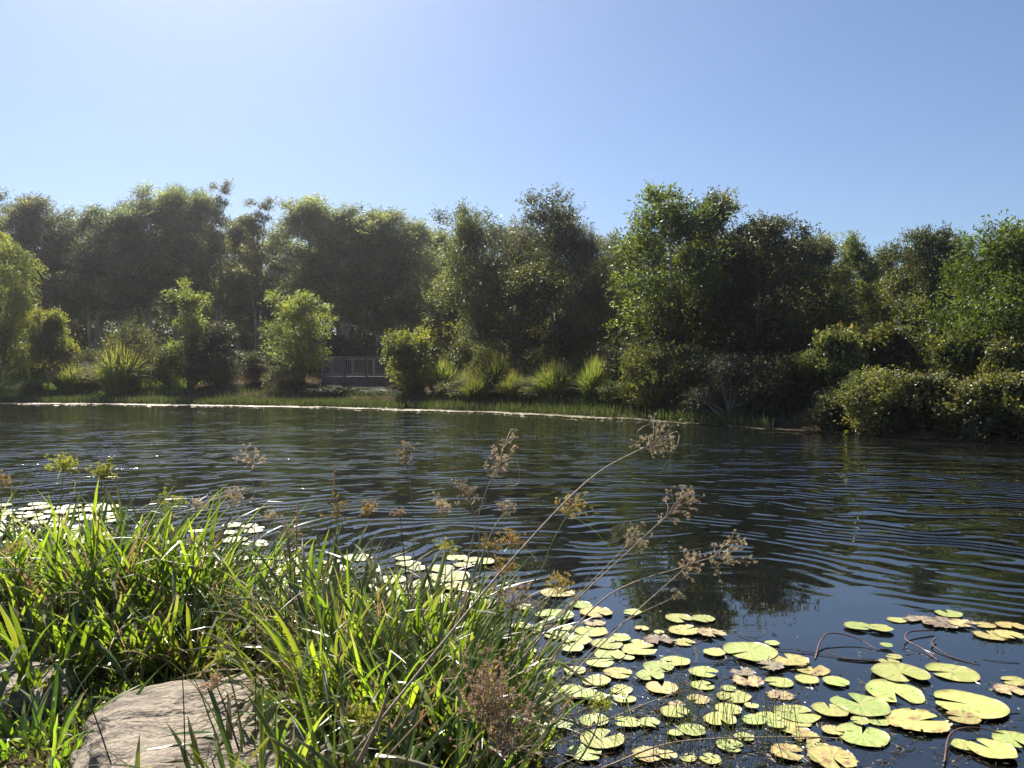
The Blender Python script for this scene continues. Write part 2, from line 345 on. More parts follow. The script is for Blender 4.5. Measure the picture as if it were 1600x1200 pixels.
def tree_proto(name, seed, H, W, base, shape, ncl, nsp, nlf, leaf, lw, mat, bark='bark', nstem=1, crad=.17, up=.5, droop=0, squash=.8, shell=.55, tips=6):
    rng = np.random.default_rng(seed); rd = random.Random(seed)
    cents = []; rads = []
    def prof(u):       # u 0 at crown base, 1 at the top; returns half width fraction
        if shape == 'tall': return .55 + .45 * math.sin(math.pi * min(1, u * 1.05)) if u < .6 else max(.4, 1.0 - (u - .6) * 1.5)
        if shape == 'round': return math.sqrt(max(.04, 1 - (2 * u - .85) ** 2 / 1.35))
        if shape == 'dome': return math.sqrt(max(.03, 1 - u * u)) * (0.9 + .1 * u)
        if shape == 'cone': return max(.1, 1 - .85 * u)
        return 1
    nl = max(5, ncl // (5 if shape == 'tall' else 7)); lobes = []                     # the crown is a handful of uneven boughs, each a heap of leaf clumps
    for i in range(nl):
        u = (i + .2 + .6 * rd.random()) / nl; a = i * 2.4 + rd.uniform(-.6, .6); q = prof(u)
        lr = W * rd.uniform(.17, .30) * (.55 + .45 * q); pr = max(0, q * W / 2 * rd.uniform(.85, 1.12) - lr * .8)
        if shape == 'tall': lr = W * rd.uniform(.22, .32) * (.6 + .4 * q); pr *= .75
        lobes.append((Vector((pr * math.cos(a), pr * math.sin(a), base + (H - base) * (.06 + .88 * u))), lr))
    for i in range(ncl):
        c, lr = lobes[i % nl]; d = Vector((rd.gauss(0, 1), rd.gauss(0, 1), rd.gauss(.25, .9))).normalized()
        p = c + d * lr * (.55 + .45 * rd.random()); hr = W * .58
        k = math.hypot(p.x, p.y)
        if k > hr: p.x *= hr / k; p.y *= hr / k
        cents.append(tuple(p)); rads.append(W * crad * (.5 + .5 * rd.random()))
    for i in range(tips):   # leaders that stick out of the top
        a = rd.random() * 6.28; rr = W * .42 * rd.random()
        cents.append((rr * math.cos(a), rr * math.sin(a), H * (.90 + .16 * rd.random()))); rads.append(W * crad * (.25 + .2 * rd.random()))
    cents = np.array(cents); rads = np.array(rads); zt_ = (cents[:, 2] + rads * .8).max(); kz = (H * 1.0 - base) / (zt_ - base); cents[:, 2] = base + (cents[:, 2] - base) * np.where(cents[:, 2] > base, kz, 1)
    v, f = spray_leaves(cents, rads, rng, nsp, nlf, W * .085 + .16 + (.2 if up > 1 else 0), leaf, lw, up=up, droop=droop, squash=squash)
    crown = mesh(name + '_crown', v, f, M[mat])
    tb = MB(); r0 = H * .012 + .03
    stems = []
    for s in range(nstem):
        a = 6.28 * s / nstem + seed; lean = (.12 if nstem > 1 else .03) * W
        ex, ey = math.cos(a) * lean * (1.5 if nstem > 1 else 1), math.sin(a) * lean * (1.5 if nstem > 1 else 1)
        pts = [Vector((0 + (nstem > 1) * math.cos(a) * .08, (nstem > 1) * math.sin(a) * .08, -.4))]
        for j in range(1, 9):
            t = j / 8; pts.append(Vector((ex * t + rd.uniform(-1, 1) * .02 * W, ey * t + rd.uniform(-1, 1) * .02 * W, H * .86 * t)))
        rr = [r0 * (1.35 if i == 0 else 1) * (1 - .88 * i / 8) / (nstem ** .4) for i in range(9)]
        tb.tube(curve(pts, 16), list(np.interp(np.linspace(0, 8, 17), range(9), rr)), 7); stems.append((pts, rr))
    for i in range(0, len(cents), 2 if len(cents) > 60 else 1):
        c = Vector(cents[i]); pts, rr = min(stems, key=lambda s: (s[0][5] - c).length)
        zt = max(base * .45, c.z - (.35 + .5 * rd.random()) * (Vector((c.x, c.y)).length + .3)); k = min(7.9, max(.6, zt / (H * .86) * 8))
        a0 = pts[int(k)].lerp(pts[int(k) + 1], k - int(k)); ra = rr[int(k)] * .65
        mid = a0.lerp(c, .5) + Vector((rd.uniform(-.1,.1), rd.uniform(-.1,.1), -.08 * (c - a0).length))
        tb.tube(curve([a0, mid, c], 5), [ra * (1 - .8 * q / 5) for q in range(6)], 4, cap=False)
    return (H, W, crown, tb.build(name + '_trunk', M[bark], True))
PR = {}
PR['tallA'] = tree_proto('tallA', 11, 14, 4.0, 4.3, 'tall', 76, 58, 8, .165, .055, 'wood', up=1.3, squash=1.7, crad=.13, tips=18)
PR['tallB'] = tree_proto('tallB', 12, 14, 4.0, 3.7, 'tall', 80, 58, 8, .165, .055, 'wood', up=1.3, squash=1.7, crad=.13, tips=18)
PR['tallC'] = tree_proto('tallC', 13, 14, 4.0, 4.7, 'tall', 72, 58, 8, .165, .055, 'wood', up=1.3, squash=1.7, nstem=2, crad=.13, tips=14)
PR['sparse'] = tree_proto('sparse', 14, 15, 3.2, 4.0, 'tall', 56, 34, 7, .17, .06, 'olive', nstem=3, crad=.16, tips=6)
PR['roundA'] = tree_proto('roundA', 15, 9.5, 5.0, 2.2, 'round', 80, 56, 8, .15, .055, 'olive', nstem=2, crad=.135, tips=9)
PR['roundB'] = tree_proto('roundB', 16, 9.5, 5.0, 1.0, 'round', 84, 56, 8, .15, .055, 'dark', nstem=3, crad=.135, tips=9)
PR['weep'] = tree_proto('weep', 17, 9, 5.0, 2.0, 'round', 70, 56, 8, .14, .035, 'grey', nstem=2, crad=.15, droop=.9, up=-.1, tips=5)
PR['broadA'] = tree_proto('broadA', 18, 8.5, 4.2, 1.6, 'round', 74, 40, 8, .15, .065, 'bright', nstem=2, crad=.14, tips=9)
PR['broadB'] = tree_proto('broadB', 19, 8.5, 4.2, 1.0, 'round', 80, 54, 8, .14, .06, 'dark', nstem=2, crad=.14, tips=8)
PR['broadC'] = tree_proto('broadC', 20, 8.5, 4.2, 1.2, 'round', 76, 54, 8, .14, .06, 'olive', nstem=2, crad=.14, tips=8)
PR['willow'] = tree_proto('willow', 21, 9, 5.2, .8, 'round', 74, 60, 8, .17, .05, 'pale', 'bark_tan', nstem=2, crad=.15, droop=.7, up=0, tips=4)
PR['small'] = tree_proto('small', 22, 3.6, 3.0, 1.1, 'dome', 34, 44, 8, .15, .06, 'pale', 'bark_tan', nstem=3, crad=.16, tips=4)
PR['sapling'] = tree_proto('sapling', 23, 6.0, 3.2, .6, 'cone', 34, 26, 7, .17, .07, 'pale', nstem=2, crad=.13, tips=5)
PR['bushy'] = tree_proto('bushy', 24, 5.2, 3.4, .3, 'tall', 50, 46, 8, .14, .045, 'pale', nstem=2, crad=.16, tips=6)
PR['cone'] = tree_proto('cone', 25, 4.4, 2.4, .2, 'cone', 40, 40, 8, .12, .045, 'wispy', crad=.17, tips=2)
PR['shrubG'] = tree_proto('shrubG', 26, 2.4, 3.4, .2, 'dome', 36, 46, 8, .11, .035, 'grey', nstem=3, crad=.16, tips=4)
PR['shrubD'] = tree_proto('shrubD', 27, 2.2, 2.8, .15, 'dome', 36, 44, 8, .11, .04, 'dark', nstem=3, crad=.17, tips=5)
PR['shrubO'] = tree_proto('shrubO', 28, 2.2, 2.8, .15, 'dome', 36, 44, 8, .11, .04, 'olive', nstem=3, crad=.17, tips=5)
PR['shrubB'] = tree_proto('shrubB', 29, 2.8, 2.2, .2, 'dome', 40, 18, 7, .18, .09, 'vivid', nstem=3, crad=.2, tips=10)
PR['gloss'] = tree_proto('gloss', 30, 2.6, 2.6, .1, 'dome', 54, 30, 6, .16, .085, 'glossy', nstem=3, crad=.17, tips=16, up=1.0)
PR['glossB'] = tree_proto('glossB', 35, 2.6, 2.9, .0, 'round', 54, 30, 6, .18, .08, 'glossy', nstem=4, crad=.17, tips=18, up=1.1)
PR['wispy'] = tree_proto('wispy', 31, 2.6, 2.8, .1, 'dome', 46, 50, 9, .09, .016, 'wispy', nstem=3, crad=.16, droop=.5, tips=6)
PR['feather'] = tree_proto('feather', 32, 6.0, 5.0, .4, 'round', 98, 60, 8, .14, .05, 'vivid', nstem=3, crad=.15, tips=12)

def plant(name, cx, top, wpx, D, proto, label, cat='tree', group=None, rz=None, wk=1.0):
    if D > 53 and proto[:3] in ('tal', 'spa'): D += 8
    Hh, Ww, crown, trunk = PR[proto]
    x = (cx - 800) / F * D; z0 = hz(x, D) - .03
    h = CAMZ + (H0 - top) / F * D - z0; wd = wpx / F * D * wk
    o = empty(name, (x, D, z0), label, cat, group, random.uniform(0, 6.28) if rz is None else rz)
    if cat == 'shrub': o.rotation_euler = (random.gauss(0, .11), random.gauss(0, .13), o.rotation_euler.z); wd *= random.uniform(.85, 1.15)
    s = max(wd / Ww, .3); o.scale = (s, s, h / Hh)
    link('trunk', trunk, o); link('crown', crown, o)
    return o
G1 = 'trees of the wood across the pond'
T = [
 (-35,338,95,60,'tallB','dark tall tree cut off by the left edge behind the pale weeping tree'),
 (48,318,85,62,'tallB','dark tall tree with thin spiky tips rising above the pale weeping tree at left'),
 (108,346,70,64,'tallA','lower dark olive tree right of the spiky-topped one at left'),
 (146,334,72,60,'tallC','tall loose-topped tree in the wood above the small round lawn tree'),
 (188,332,84,57,'tallA','broad olive tree in the wood directly above the grey-green shrub'),
 (232,314,78,60,'tallC','tall olive tree in the wood left of the twin highest crowns'),
 (274,304,72,61,'tallB','tall dark tree second to the left of the slender highest tree'),
 (308,308,60,59,'tallA','tall dark tree touching the left side of the slender highest tree'),
 (342,288,56,60,'sparse','slender highest tree of the wood with sky showing between its stems'),
 (374,350,66,66,'tallA','shorter olive tree set back between the slender highest tree and the thin see-through one'),
 (402,314,72,60,'sparse','thin see-through tree with pinkish haze over it just right of the highest tree'),
 (436,372,60,64,'tallB','low tree in the skyline dip between thin see-through tree and leafy pale crown'),
 (482,319,96,57,'tallA','tall leafy tree with pale green crown above the yellowish bushy young tree'),
 (540,336,88,56,'tallC','tall rounded tree above the left end of the deck railing'),
 (592,340,96,55,'tallB','broad dark dome-topped tree above the middle of the deck railing'),
 (640,352,84,54,'tallC','dark tree at right end of the left wood, its crown sloping down to the notch'),
 (688,371,74,62,'tallB','lower tree set back in the gap between the left wood and the big grey tree'),
 (742,331,108,47,'roundA','left lobe tree of the big grey-green group, pale branches hanging low by the reeds'),
 (806,338,118,45,'weep','grey drooping tree in the middle of the big central group'),
 (872,323,126,42,'roundB','dark rounded tree with highest top of the central group'),
 (928,352,82,41,'weep','dark drooping tree on the right flank of the central group'),
 (970,374,76,50,'roundA','lower olive tree in the notch left of the tall bright green tree'),
 (1048,304,138,33,'broadA','tall bright green tree with open branching crown, highest of the right half'),
 (1118,310,112,34.5,'broadC','airy tree with thin twiggy top just right of the tall bright green tree'),
 (1188,348,120,32,'broadB','dense dark tree with rounded top right of the airy twiggy one'),
 (1240,378,96,35,'broadB','dark tree on the falling skyline above the grey wispy shrub'),
 (1286,376,86,36,'broadC','olive tree with yellowish top on the right skyline'),
 (1332,381,84,38,'broadC','rounded olive tree left of the dip in the right skyline'),
 (1378,400,70,40,'broadB','low dark tree in the dip of the right skyline'),
 (1420,392,80,33,'broadC','yellow-green topped tree left of the black open-crowned tree at right'),
 (1452,368,92,31,'broadB','blackish open-crowned tree with sky between its limbs near the right edge'),
 (1496,378,62,31,'broadB','narrow dark tree between the open-crowned tree and the vivid green tree'),
 (1575,368,230,24,'feather','vivid green feathery tree filling the right edge of the photo'),
 (6,372,118,52.5,'willow','pale green weeping tree standing on the lawn at the left edge'),
]
for t in T: plant('tree', *t, group=G1, wk=1.0 if t[4] in ('sparse', 'willow', 'feather') else 1.3)
plant('small_tree', 76, 492, 78, 51.5, 'small', 'small round pale tree with forked tan trunk on the lawn', 'tree')
plant('sapling', 296, 448, 88, 50, 'sapling', 'loose pale sapling with scattered yellow-green leaves behind the dark cone bush', 'sapling')
plant('young_tree', 472, 462, 104, 50, 'bushy', 'yellowish bushy young tree left of the deck railing', 'tree')
# rows of trees behind, mostly hidden
tops = [(-100,330),(0,345),(100,360),(200,340),(330,345),(430,395),(520,350),(640,372),(700,395),(760,365),(900,360),(960,395),(1050,350),(1200,370),(1300,395),(1390,420),(1450,400),(1700,420)]
for i, px in enumerate(range(-90, 1720, 62)):
    tp = float(np.interp(px, [a for a, _ in tops], [b_ for _, b_ in tops])) + 12 + 14 * ((i * 7) % 3)
    D = float(np.interp(px, [0, 650, 1100, 1700], [70, 66, 46, 36])) + 3 * ((i * 5) % 4)
    plant('tree', px, tp, 105 if px < 700 else 125, D, ['tallB', 'tallA', 'tallC'][i % 3] if px < 700 else ['broadB', 'broadC', 'roundB'][i % 3],
          'dark tree mostly hidden behind the front trees of the far bank', 'tree', 'back row trees of the far bank')
# far wood behind, one mass
rng = np.random.default_rng(5); k = 1500
cx = np.linspace(-75, 60, k) + rng.normal(size=k); Dd = np.interp(cx, [-70, 0, 20, 60], [92, 86, 62, 50]) + rng.random(k) * 8
cz = .2 + rng.random(k) ** 1.8 * np.interp(cx, [-60, -15, 10, 60], [11.5, 8.5, 6.5, 5])
k2 = 900; cx2 = np.linspace(-80, 60, k2) + rng.normal(size=k2) * .5; D2 = np.interp(cx2, [-70, 0, 20, 60], [95, 90, 66, 54]) + rng.random(k2) * 3
cx = np.append(cx, cx2); Dd = np.append(Dd, D2); cz = np.append(cz, rng.random(k2) * 5 - .2)
v, f = spray_leaves(np.stack([cx, Dd, cz + 1], -1), np.full(len(cx), 1.9), rng, 30, 7, .8, .38, .2, up=.3)
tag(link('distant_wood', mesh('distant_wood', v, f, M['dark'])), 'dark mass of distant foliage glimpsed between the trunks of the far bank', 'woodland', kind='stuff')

# ------------------------------------------------------------------ shrubs of the far bank
G2 = 'shrubs along the far bank'
for t in [
 (196,507,104,51,'shrubG','grey-green domed shrub behind the big yellow-tipped strappy clump'),
 (300,500,74,49.5,'cone','dark cone-shaped bush at the foot of the loose pale sapling'),
 (262,545,70,50,'shrubO','low scrubby shrub between grey-green dome and dark cone bush'),
 (352,560,70,49,'shrubG','low greyish shrub just right of the dark cone bush'),
 (400,556,66,50,'shrubD','low dark shrub between the cone bush and yellowish young tree'),
 (146,548,64,51.5,'shrubG','low grey-green shrub left of the domed shrub on the lawn edge'),
 (448,575,70,47.5,'shrubG','low grey shrub at the foot of the yellowish young tree'),
 (655,519,74,42.5,'small','bright yellow-green upright bush at the right end of the deck railing'),
 (530,603,90,44.6,'shrubD','low dark shrub added for the shade under the left half of the deck'),  # this and the next are added to darken the space below the deck
 (592,606,80,44.4,'shrubD','low dark shrub added for the shade under the right half of the deck'),
 (715,596,54,39.4,'shrubO','small leafy shrub wedged between the golden-tipped strappy clumps'),
 (838,592,62,36.4,'shrubG','small greyish shrub between the arching bright clump and shaded ones'),
 (898,600,60,35,'shrubD','small dark shrub at the water between the two shaded strappy clumps'),
 (956,598,60,33,'shrubO','small olive shrub at the water left of the lit tuft'),
 (770,545,80,40,'shrubO','olive shrub under the left lobe of the central trees'),
 (850,548,86,38.5,'shrubO','olive shrub with lighter shoots under the middle of the central trees'),
 (912,556,80,37,'shrubD','dark shrub under the right part of the central trees'),
 (966,560,84,34.5,'shrubD','dark shrub left of the bright strappy tuft under the tall green tree'),
 (1024,545,84,31,'shrubO','leafy shrub below the tall bright green tree'),
 (1078,548,84,29.5,'gloss','shiny broad-leaved shrub left of the grey wispy shrub'),
 (1140,556,112,27,'wispy','grey wispy shrub with hanging threads at the water edge'),
 (1205,560,96,26.6,'shrubD','dark shrub just right of the grey wispy shrub'),
 (1262,556,80,26.5,'shrubO','olive shrub at the upper left end of the right thicket'),
 (1322,524,90,26,'gloss','shiny-leaved shrub in the upper row of the right thicket below the low dark tree'),
 (1392,520,120,25.8,'gloss','brownish-tipped shrub at the top middle of the right thicket'),
 (1452,538,84,25,'shrubO','olive shrub below the blackish open-crowned tree'),
 (1512,530,90,24,'gloss','shiny shrub at the foot of the vivid green tree'),
 (1580,540,104,22.4,'gloss','shrub with large pale shiny leaves at the right edge'),
 (1300,612,80,23.7,'shrubD','dark shrub overhanging the water at the left of the right thicket'),
 (1376,584,110,22.9,'shrubO','olive shrub at the waterline in the middle of the right thicket'),
 (1448,590,104,22.2,'gloss','shiny shrub at the waterline left of the drooping pale leaves'),
 (1520,606,90,21.0,'glossB','shrub with drooping pale leaves low over the water near right edge'),
 (1592,590,110,20.5,'gloss','lowest dark shrub at the waterline in the right corner'),
]: plant('shrub', *t, 'shrub', G2, wk=1.05)
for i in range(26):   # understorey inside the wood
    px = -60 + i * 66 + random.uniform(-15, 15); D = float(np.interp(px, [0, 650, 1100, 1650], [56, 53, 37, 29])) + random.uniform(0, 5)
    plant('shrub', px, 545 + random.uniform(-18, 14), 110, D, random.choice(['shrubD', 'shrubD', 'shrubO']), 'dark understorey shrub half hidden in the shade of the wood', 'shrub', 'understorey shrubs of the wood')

# ------------------------------------------------------------------ strappy clumps, reeds and mats along the far shore
def strap_mesh(name, seed, H, W, nb, wd, mat):
    rd = random.Random(seed); mb = MB()
    for i in range(nb):
        a = rd.random() * 6.28; rr = rd.random() ** .6 * W * .22; L = H * rd.uniform(.7, 1.25)
        b0 = Vector((math.cos(a) * rr, math.sin(a) * rr, 0)); a2 = a + rd.uniform(-.7, .7)
        lean = rd.uniform(.05, 1.25) * (.3 + rr / (W * .22)); dirh = Vector((math.cos(a2), math.sin(a2), 0)); pts = []
        for j in range(6):
            t = j / 5; pts.append(b0 + dirh * (W * .42 * lean * t ** 1.6) + Vector((0, 0, L * (t - .38 * lean * t ** 2.6))))
        mb.blade(pts, [wd * q for q in (.6, 1, 1, .9, .6, .08)], Vector((-dirh.y, dirh.x, rd.uniform(-.4, .4))))
    return mb.build(name, mat)
SM = [strap_mesh('strap%d' % i, 40 + i, 1.3, 1.6, 900, .02, M['strap']) for i in range(3)]
for px, base, wpx, hpx, D, lab in [
 (186,606,132,58,48.9,'biggest strappy clump with yellow-green tips on the bank at left'),
 (112,604,72,44,49.6,'pale strappy clump left of the biggest yellow-tipped one'),
 (50,612,60,24,49.8,'low strappy clump near the left edge below the lawn'),
 (648,622,66,52,42,'pale variegated strappy clump in front of the bright bush by the deck'),
 (690,618,66,66,41.5,'tall yellow-green strappy clump right of the bright bush'),
 (732,620,62,58,40,'strappy clump with golden tips second right of the bright bush'),
 (776,622,70,68,39,'dark-based strappy clump with upright tips in the reed bank'),
 (745,640,60,52,38,'low green strappy clump at the water in front of the golden-tipped one'),
 (806,632,62,56,37,'arching bright strappy clump at the water under the central trees'),
 (868,634,66,66,36,'shaded strappy clump below the dark rounded tree'),
 (926,636,72,74,34.2,'tall shaded strappy clump with nodding tips left of the lit tuft'),
 (988,640,58,54,32.2,'lit upright strappy tuft under the left side of the tall green tree'),
 (1022,648,62,50,30.5,'low dark strappy clump right of the lit tuft'),
]:
    x = (px - 800) / F * D; o = link('strappy_clump', random.choice(SM), loc=(x, D, hz(x, D) - .05)); zb = hz(x, D)
    h = max(.6, CAMZ + (H0 - (base - hpx)) / F * D - zb); s = wpx / F * D / 1.6 * (random.uniform(.85, 1.35) if wpx < 100 else .82); o.scale = (s, s * random.uniform(.8, 1.1), h / 1.35 * (random.uniform(.75, 1.1) if wpx < 100 else 1.1)); o.rotation_euler = (random.gauss(0, .08), random.gauss(0, .08), 0) if wpx < 100 else (0, 0, 0)
    o.rotation_euler.z = random.random() * 6; tag(o, lab, 'strappy plant', 'strappy clumps on the far bank')
def shore_pts(nn, pa, pb, s0, s1, rng):
    """random points along the far shoreline between photograph columns pa and pb, s metres inland"""
    xa, xb = [np.interp(p_, [0, 200, 500, 620, 830, 1000, 1190, 1400, 1600], [-31, -22.4, -10.2, -5.9, .85, 4.9, 8, 10.7, 13]) for p_ in (pa, pb)]
    x = rng.uniform(xa, xb, nn); y = np.interp(x, FAR[:,0], FAR[:,1]) + rng.uniform(s0, s1, nn); return x, y
def reeds(name, nn, pa, pb, s0, s1, h0, h1, wd, mat, label, rng):
    x, y = shore_pts(nn, pa, pb, s0, s1, rng)
    dens = np.sin(x * 1.7) * np.sin(x * .61 + 2) + rng.random(nn) * 1.6; k = dens > .1; x, y = x[k], y[k]; nn = len(x)
    z = np.maximum(hterrain(x, y), -.02); h = rng.uniform(h0, h1, nn)
    d = rng.normal(size=(nn, 3)) * .16; d[:, 2] = 1
    v, f = leafcloud(np.stack([x, y, z - .05], -1), d, h, wd, rng)
    return tag(link(name, mesh(name, v, f, mat)), label, 'reeds', kind='stuff')
rng = np.random.default_rng(9)
reeds('shore_reeds', 20000, -60, 640, -1.5, .5, .3, .55, .03, M['reed'], 'fine green reeds fringing the far shore', rng)
reeds('shore_reeds', 9000, 620, 1200, -1.0, 1.6, .3, .6, .028, M['reed'], 'sparser reeds standing along the far shore at centre right', rng)
reeds('shore_grass', 5000, 0, 1640, .8, 3.5, .2, .5, .035, M['reed'], 'rank grass on the far bank behind the reeds', rng)
x, y = shore_pts(9000, -60, 260, 1.5, 12, rng)
v, f = leafcloud(np.stack([x, y, hterrain(x, y)], -1), rng.normal(size=(9000, 3)) * .4 + np.array([0, 0, 1]), .22, .04, rng)
tag(link('lawn_grass', mesh('lawn_grass', v, f, leafmat('lawn_blade', [(.10,.17,.02),(.15,.22,.03),(.20,.26,.05)], .4, rough=.9, spec=.1))), 'mown green grass on the slope at far left', 'grass', kind='stuff')
def discs(x, y, z, r, rng, tilt=.03, k=7):
    nn = len(x); a = np.linspace(0, 2 * np.pi, k, endpoint=False)[None] + rng.random((nn, 1)) * 6.28
    rr = r[:, None] * (.75 + .5 * rng.random((nn, k)))
    v = np.empty((nn, k, 3)); v[:, :, 0] = x[:, None] + np.cos(a) * rr; v[:, :, 1] = y[:, None] + np.sin(a) * rr
    tx, ty = rng.normal(size=(nn, 1)) * tilt, rng.normal(size=(nn, 1)) * tilt
    v[:, :, 2] = z[:, None] + np.cos(a) * rr * tx + np.sin(a) * rr * ty
    return v.reshape(-1, 3), np.arange(nn * k).reshape(-1, k)
M['mat'] = leafmat('floating_mat', [(.40,.38,.24),(.52,.48,.34),(.34,.34,.18),(.46,.38,.28)], .1, rough=.38, tcol=(1.1,1,.8), spec=.6)
nn = 42000; x, y = shore_pts(nn, -80, 1180, -3.4, -.1, rng)
edge = -1.5 - .35 * np.sin(x * .9) - .3 * np.sin(x * 2.3 + 1) + np.interp(x, [-31, -8, 0, 4, 8], [-1.5, -.9, -.2, .1, .6]); sfar = y - np.interp(x, FAR[:,0], FAR[:,1])
gaps = np.sin(x * 3.1 + y * 2) * np.sin(x * .7 - y * 3.3); kk = (sfar > edge) & ((gaps > -.45) | (sfar < edge + .45)); x, y = x[kk], y[kk]
v, f = discs(x, y, .003 + .008 * rng.random(len(x)), rng.uniform(.05, .15, len(x)), rng, tilt=.04)
tag(link('floating_weed', mesh('floating_weed', v, f, M['mat'])), 'pale floating weed mat lining the far shore', 'water weed', kind='stuff')
nn = 900; x, y = shore_pts(nn, 1150, 1640, -.9, -.3, rng)
v, f = discs(x, y, .004 + .01 * rng.random(nn), rng.uniform(.03, .09, nn), rng)
tag(link('floating_weed', mesh('floating_weed', v, f, M['weed'])), 'thin dull line of floating weed under the right thicket', 'water weed', kind='stuff')

# ------------------------------------------------------------------ deck with railing
Dk = 46.0; xl, xr = P(504, 0, Dk).x, P(642, 0, Dk).x; zt, zd = P(0, 557, Dk).z, P(0, 588, Dk).z
dk = empty('viewing_deck', ((xl + xr) / 2, Dk, hz((xl + xr) / 2, Dk)), 'grey timber viewing deck with upright slat railing in front of the dark wood', 'deck')
off = Vector(dk.location)
def dpart(name, boxes, mat, label=None):
    mb = MB()
    for b_ in boxes: mb.box(*b_)
    mb.v = [p - off for p in mb.v]
    o = link(name, mb.build(name, mat), dk)
    if label: o['label'] = label
    return o
dpart('deck_boards', [(xl, xr, Dk + .05 + i * .145, Dk + .185 + i * .145, zd - .03, zd) for i in range(16)], M['timber'])
dpart('fascia', [(xl, xr - .4, Dk - .02, Dk + .03, zd - .62, zd - .035)], M['timber_brown'])
dpart('top_rail', [(xl - .1, xr + .1, Dk - .08, Dk + .07, zt - .05, zt)], M['timber'])
dpart('bottom_rail', [(xl, xr, Dk + .0, Dk + .045, zd + .08, zd + .15)], M['timber'])
npost = 5
for i in range(npost):
    xx = xl + (xr - xl) * i / (npost - 1); dpart('post', [(xx - .055, xx + .055, Dk - .14, Dk - .03, hz(xx, Dk) - .3, zt - .052)], M['timber_brown'])
    dpart('post', [(xx - .055, xx + .055, Dk + 2.2, Dk + 2.31, hz(xx, Dk + 2) - .3, zd + 1.02)], M['timber_brown'])
dpart('back_rail', [(xl, xr, Dk + 2.19, Dk + 2.32, zd + 1.022, zd + 1.07)], M['timber'])
for i in range(38):
    xx = xl + .1 + i * (xr - xl - .2) / 37; dpart('baluster', [(xx - .022, xx + .022, Dk + .046, Dk + .07, zd + .03, zt - .052)], M['timber'])
sx0 = P(519, 0, Dk).x; dpart('notice_board', [(sx0, sx0 + .68, Dk + .11, Dk + .14, zd + .12, zt - .12)], M['timber_brown'], 'brown board panel behind the left end of the slats')

# ------------------------------------------------------------------ boulders
def rock(name, loc, half, seed, sub, label, cat='boulder'):
    import bmesh
    bm = bmesh.new(); bmesh.ops.create_icosphere(bm, subdivisions=sub, radius=1)
    for v_ in bm.verts:
        c = v_.co.copy(); q = 5
        k = (abs(c.x) ** q + abs(c.y) ** q + abs(c.z) ** q) ** (-1 / q)
        p = c * k; p = Vector((p.x * half[0], p.y * half[1], p.z * half[2]))
        s = Vector((seed, seed * 2, 0))
        d = mnoise.noise(p * 2.2 + s) * .11 + mnoise.noise(p * 5 + s) * .045 + mnoise.noise(Vector((p.x * 4, p.y * 9 + p.x * 3, p.z * 26)) + s) * .03 + abs(mnoise.noise(Vector((p.x * 3 + p.y * 2, p.y * 6 - p.x * 4, p.z * 8)) + s)) * .05 + mnoise.noise(p * 22 + s) * .010
        n_ = p.normalized(); v_.co = p + n_ * d * min(half) * 3
        if v_.co.z > 0: v_.co.z += -.10 * v_.co.x + .05 * v_.co.y * 0
    me = bpy.data.meshes.new(name); bm.to_mesh(me); bm.free(); me.materials.append(M['stone'])
    me.polygons.foreach_set('use_smooth', [True] * len(me.polygons))
    return tag(link(name, me, loc=loc), label, cat)
m, n, out = newmat('sandstone'); M['stone'] = m
tc = N(n, 'ShaderNodeTexCoord'); mp = N(n, 'ShaderNodeMapping'); mp.inputs['Scale'].default_value = (2, 5, 14); mp.inputs['Rotation'].default_value = (.25, .1, .35)
n.links.new(tc.outputs['Object'], mp.inputs[0])
n1 = N(n, 'ShaderNodeTexNoise'); n1.inputs['Scale'].default_value = 1.6; n1.inputs['Detail'].default_value = 10; n1.inputs['Distortion'].default_value = .6; n.links.new(mp.outputs[0], n1.inputs[0])
n2 = N(n, 'ShaderNodeTexNoise'); n2.inputs['Scale'].default_value = 60; n2.inputs['Detail'].default_value = 6; n.links.new(tc.outputs['Object'], n2.inputs[0])
ca = ramp(n, n1.outputs[0], [(.30,(.04,.032,.024)),(.38,(.14,.11,.08)),(.50,(.26,.215,.16)),(.60,(.17,.135,.10)),(.75,(.32,.25,.18))])
cb = ramp(n, n2.outputs[0], [(.32,(.3,.28,.25)),(.5,(.9,.9,.9)),(.62,(1.15,1.12,1.05))])
mx = N(n, 'ShaderNodeMix', data_type='RGBA', blend_type='MULTIPLY'); mx.inputs[0].default_value = .6
n.links.new(ca, mx.inputs[6]); n.links.new(cb, mx.inputs[7])
b = N(n, 'ShaderNodeBsdfPrincipled'); b.inputs['Roughness'].default_value = .85; n.links.new(mx.outputs[2], b.inputs['Base Color'])
b1 = N(n, 'ShaderNodeBump'); b1.inputs['Distance'].default_value = .06; b1.inputs['Strength'].default_value = 1; n.links.new(n1.outputs[0], b1.inputs['Height'])
b2 = N(n, 'ShaderNodeBump'); b2.inputs['Distance'].default_value = .014; b2.inputs['Strength'].default_value = .8; n.links.new(n2.outputs[0], b2.inputs['Height']); n.links.new(b1.outputs[0], b2.inputs['Normal'])
n.links.new(b2.outputs[0], b.inputs['Normal']); n.links.new(b.outputs[0], out.inputs[0])
rock('boulder', (-.90, 2.86, .18), (.62, .60, .28), 3.3, 6, 'big flat-topped sandstone boulder at bottom left, lit with blade shadows across it').rotation_euler = (0, 0, R(24))
rock('boulder', (-2.2, 3.55, .26), (.24, .2, .13), 8.1, 5, 'small sandstone boulder at the left edge of the photo')
rock('boulder', (-.72, 2.95, .17), (.24, .3, .20), 5.7, 5, 'stone half hidden by sedge leaves just right of the big boulder')

